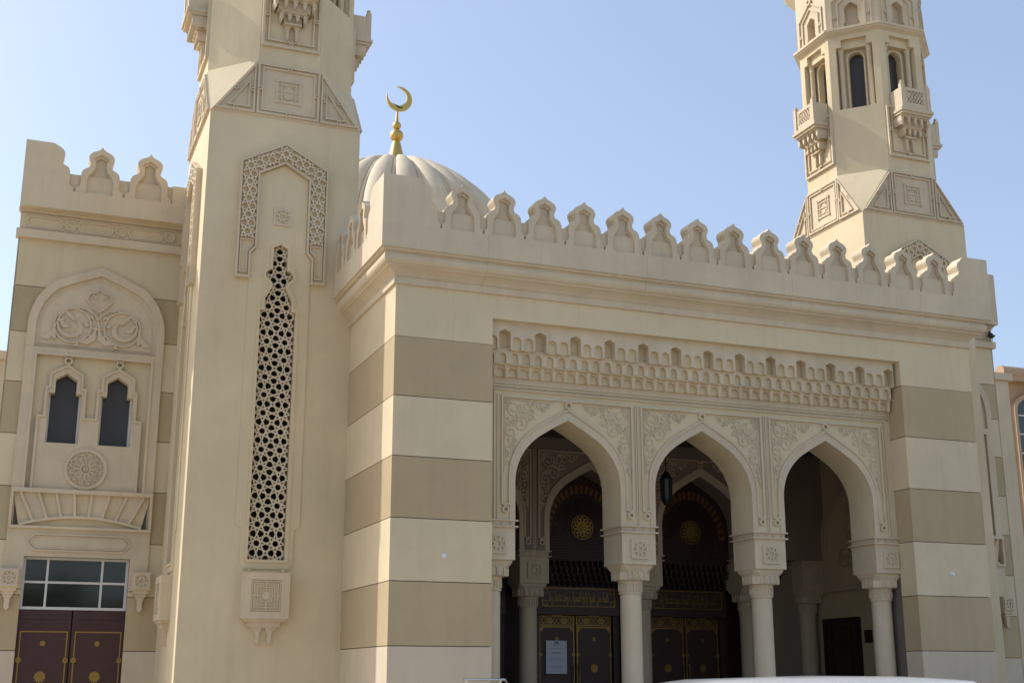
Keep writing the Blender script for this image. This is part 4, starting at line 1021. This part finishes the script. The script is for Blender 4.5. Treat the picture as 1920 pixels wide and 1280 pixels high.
# stainless handrail of the steps and a dark one further along
def handrail(label, pts, posts, m, group):
    t = thing('handrail', label, 'handrail', (pts[0][0], pts[0][1], 0))
    o = Vector((pts[0][0], pts[0][1], 0))
    mb = MB(); mb.tube([Vector(p) - o for p in pts], .022, 10); mb.build('rail', m, t, smooth=True)
    mb = MB(); mb.tube([Vector(p) - o - Vector((0, 0, .45)) for p in pts], .014, 8); mb.build('lower_rail', m, t, smooth=True)
    for p, z0 in posts:
        mb = MB(); mb.tube([(p[0] - o.x, p[1] - o.y, z0), (p[0] - o.x, p[1] - o.y, p[2])], .018, 8); mb.build('post', m, t, smooth=True)
    return t
handrail('shiny steel handrail beside the porch steps', [(.95, -.9, 1.585), (1.62, -.9, 1.585), (1.62, -1.05, 1.5), (1.62, -2.2, 1.0)], [((1.0, -.9, 1.585), 0), ((1.55, -.9, 1.585), 0), ((1.62, -2.15, 1.02), 0)], 'steel', None)
handrail('dark metal handrail below the far wing', [(12.4, -.9, 1.63), (15.3, -.9, 1.63), (16.4, -1.2, 1.2)], [((12.5, -.9, 1.63), 0), ((13.9, -.9, 1.63), 0), ((15.2, -.9, 1.63), 0)], 'black_metal', None)

# ================================================================ PARKED CAR
CR = thing('parked_car', 'white parked car, only its roof showing along the kerb', 'car', (1.85, -8.3, 0))
sec = [(-2.75, .45, .66, .72), (-2.7, .32, .84, .80), (-2.3, .30, 1.0, .86), (-1.6, .28, 1.04, .88), (-.2, .28, 1.04, .88), (1.2, .28, 1.05, .88), (2.0, .30, 1.05, .86), (2.28, .36, .98, .80), (2.32, .45, .80, .74)]
mb = MB(); rings = []
for x, z0, z1, hw in sec:
    rings.append([(x, -hw, z0), (x, -hw - .02, (z0 + z1) / 2), (x, -hw + .03, z1 - .04), (x, -hw + .12, z1), (x, hw - .12, z1), (x, hw - .03, z1 - .04), (x, hw + .02, (z0 + z1) / 2), (x, hw, z0)])
mb.loft(rings); mb.build('body', 'car_paint', CR, smooth=True)
gsec = [(-2.15, 1.02, .74, 1.0), (-1.38, 1.535, .62, 1.0), (-1.1, 1.575, .60, 1), (.2, 1.61, .60, 1), (1.2, 1.605, .60, 1), (1.9, 1.575, .58, 1), (2.15, 1.04, .70, 1)]
mb = MB(); rings = []
for x, z, hw, _ in gsec: rings.append([(x, -.80 if z > 1.1 else -.78, 1.0), (x, -hw - .04, max(1.01, z - .12)), (x, -hw + .1, z - .02), (x, 0, z), (x, hw - .1, z - .02), (x, hw + .04, max(1.01, z - .12)), (x, .80 if z > 1.1 else .78, 1.0)])
mb.loft(rings); mb.build('cabin_glass', 'car_glass', CR, smooth=True)
mb = MB(); rings = []
for x, z, hw, _ in gsec[1:6]: rings.append([(x, -hw - .06, z - .13), (x, -hw - .03, z - .05), (x, -hw + .1, z + .0), (x, -.2, z + .018), (x, .2, z + .018), (x, hw - .1, z + .0), (x, hw + .03, z - .05), (x, hw + .06, z - .13), (x, 0, z - .13)])
mb.loft(rings); mb.build('roof', 'car_paint', CR, smooth=True)
mb = MB()
for x0, x1 in ((-.95, -.85), (.35, .42), (1.68, 1.78)):
    for s in (-1, 1): mb.tube([(x0, s * .80, 1.02), (x1, s * .655, 1.49)], .03, 6)
mb.build('pillar', 'car_paint', CR)
for x in (-1.85, 1.42):
    for s in (-1, 1):
        wh = put(None, 'wheel', CR, (x, s * .80, .33))
        m_ = Matrix.Rotation(R(90), 4, 'X')
        mb = MB(m_); mb.lathe([(.20, -.10), (.31, -.10), (.33, -.06), (.33, .06), (.31, .10), (.20, .10)], n=28); mb.build('tyre', 'tyre', wh, smooth=True)
        mb = MB(m_); mb.lathe([(.05, -.11), (.20, -.09), (.21, 0), (.20, .09), (.05, .11)], n=20); mb.build('rim', 'rim', wh)
for s in (-1, 1):
    mb = MB(); mb.box(-2.76, -2.62, s * .62 - .14, s * .62 + .14, .62, .74); mb.build('headlight', 'white_plastic', CR)
    mb = MB(); mb.box(2.24, 2.33, s * .66 - .10, s * .66 + .10, .78, .95); mb.build('tail_light', 'lamp_red', CR)
    mb = MB(); mb.box(-1.55, -1.38, s * .98 - .08, s * .98 + .08, 1.0, 1.12); mb.build('mirror', 'car_paint', CR)

# ================================================================ NEIGHBOURING BUILDINGS
NB = thing('office_building', 'orange building with green glass in arched bays beyond the far wing', 'building', (35.1, 24.0, 0))
mb = MB(); mb.box(.0, 26, 0, 14, 0, 14.75); mb.build('wall', 'orange_wall', NB)
mb = MB(); mb.box(-.25, 26, -.45, 0, 14.4, 14.9) ; mb.tube([(-.3, -.25, 14.8), (26, -.25, 14.8)], .28, 12); mb.build('coping', 'orange_wall', NB)
for k in range(4):
    c = 2.5 + 5.2 * k
    a_ = arch_full(c=c, w=2.05, zs=1.0, zt=13.1, za=14.1, tw=1.2)
    mb = MB(); mb.poly([a_], .0, .03); gb = mb.build('window', 'green_glass', NB)
    mb = MB()
    for z in [1.0 + .85 * j for j in range(15)]: mb.rect(c - 2.05, c + 2.05, z, z + .06, .03, .07)
    for u in (-1.2, -.4, .4, 1.2): mb.rect(c + u - .03, c + u + .03, 1.0, 13.4, .03, .06)
    mb.build('mullion', 'white_frame', gb)
    mb = MB(); o2 = arch_full(c=c, w=2.2, zs=1.0, zt=13.15, za=14.3, tw=1.3); mb.poly([o2, a_[::-1]], 0, .3); mb.build('arch_surround', 'orange_wall', NB)
HB = thing('hall_side_block', 'tall plain pinkish beige side block of the hall behind the far wing', 'building', (18.0, 10.5, 0))
mb = MB(); mb.box(0, 4.75, 0, 16, 0, 10.5); mb.build('wall', 'stone', HB)
mb = MB(); mb.box(-.05, 4.85, -.1, 16, 10.5, 10.72); mb.build('coping', 'stone', HB)
L2 = thing('low_annex', 'low cream annex with pale bands and a black string course beside the tall side block', 'building', (22.8, 10.6, 0))
for k, (z0, z1, m) in enumerate(((0, 2.4, 'stone'), (2.41, 3.0, 'cream'), (3.01, 3.55, 'taupe'), (3.56, 4.1, 'stone'), (4.2, 4.9, 'cream'))):
    mb = MB(); mb.box(0, 12, 0, 8, z0, z1); mb.build('wall_band', m, L2)
mb = MB(); mb.box(-.05, 12, -.12, 8, 4.1, 4.2); mb.build('string_course', 'black_metal', L2)
N2 = thing('ochre_building', 'plain ochre building far behind, past the maroon door wing', 'building', (-17, 36.0, 0))
mb = MB(); mb.box(0, 11, 0, 12, 0, 14.4); mb.build('wall', 'far_wall', N2)
mb = MB(); mb.box(-.2, 11.1, -.2, 12.2, 14.4, 14.75); mb.build('coping', 'far_wall', N2)
for i in range(3):
    for j in range(3):
        mb = MB(); mb.rect(1.6 + 3.2 * i, 3.0 + 3.2 * i, 2 + 3.8 * j, 4.2 + 3.8 * j, 0, .03); mb.build('window', 'window_glass', N2)

# ================================================================ TREES ACROSS THE ROAD (seen mirrored in the panes)
def tree_mesh():
    rnd = random.Random(11); mb = MB()
    for c in range(44):
        a, zz, rr = rnd.uniform(0, 6.28), rnd.uniform(3.0, 7.2), rnd.uniform(.3, 2.3)
        cx_, cy_ = rr * math.cos(a), rr * math.sin(a)
        for k in range(70):
            p = Vector((rnd.gauss(0, .55), rnd.gauss(0, .55), rnd.gauss(0, .45))) + Vector((cx_, cy_, zz)); q = Vector((rnd.uniform(-1, 1), rnd.uniform(-1, 1), rnd.uniform(-1, 1))).normalized(); r_ = q.cross(Vector((.3, .5, .8))).normalized()
            s = rnd.uniform(.14, .26); i = len(mb.v)
            mb.v += [p - q * s, p + r_ * s * .5, p + q * s, p - r_ * s * .5]; mb.f.append((i, i + 1, i + 2, i + 3))
    return mb.mesh('crown', 'leaf')
crown = tree_mesh(); tk = MB(); tk.tube([(0, 0, 0), (.08, 0, 1.5), (0, .1, 3.2), (.1, 0, 5.0)], [.2, .16, .13, .05], 10)
for q in ((.9, .5), (-.8, .6), (.2, -1.0)): tk.tube([(0, .05, 2.8), (q[0], q[1], 4.2), (q[0] * 1.7, q[1] * 1.7, 5.4)], [.1, .07, .03], 6)
trunk = tk.mesh('trunk', 'bark', True)
for k, (x, y, s) in enumerate(((-12, -38, .78), (-6.5, -40, .84), (-1, -37, .70), (4.5, -41, .9), (10, -38, .8), (-18, -41, .9), (16, -40, .9), (-9, -44, .86), (-3.5, -45, .92), (1.5, -46, .8))):
    t = thing('street_tree', 'leafy street tree standing across the road from the portico', 'tree', (x, y, 0), R(50 * k), 'street trees across the road'); t.scale = (s, s, s)
    put(trunk, 'trunk', t); put(crown, 'crown', t)
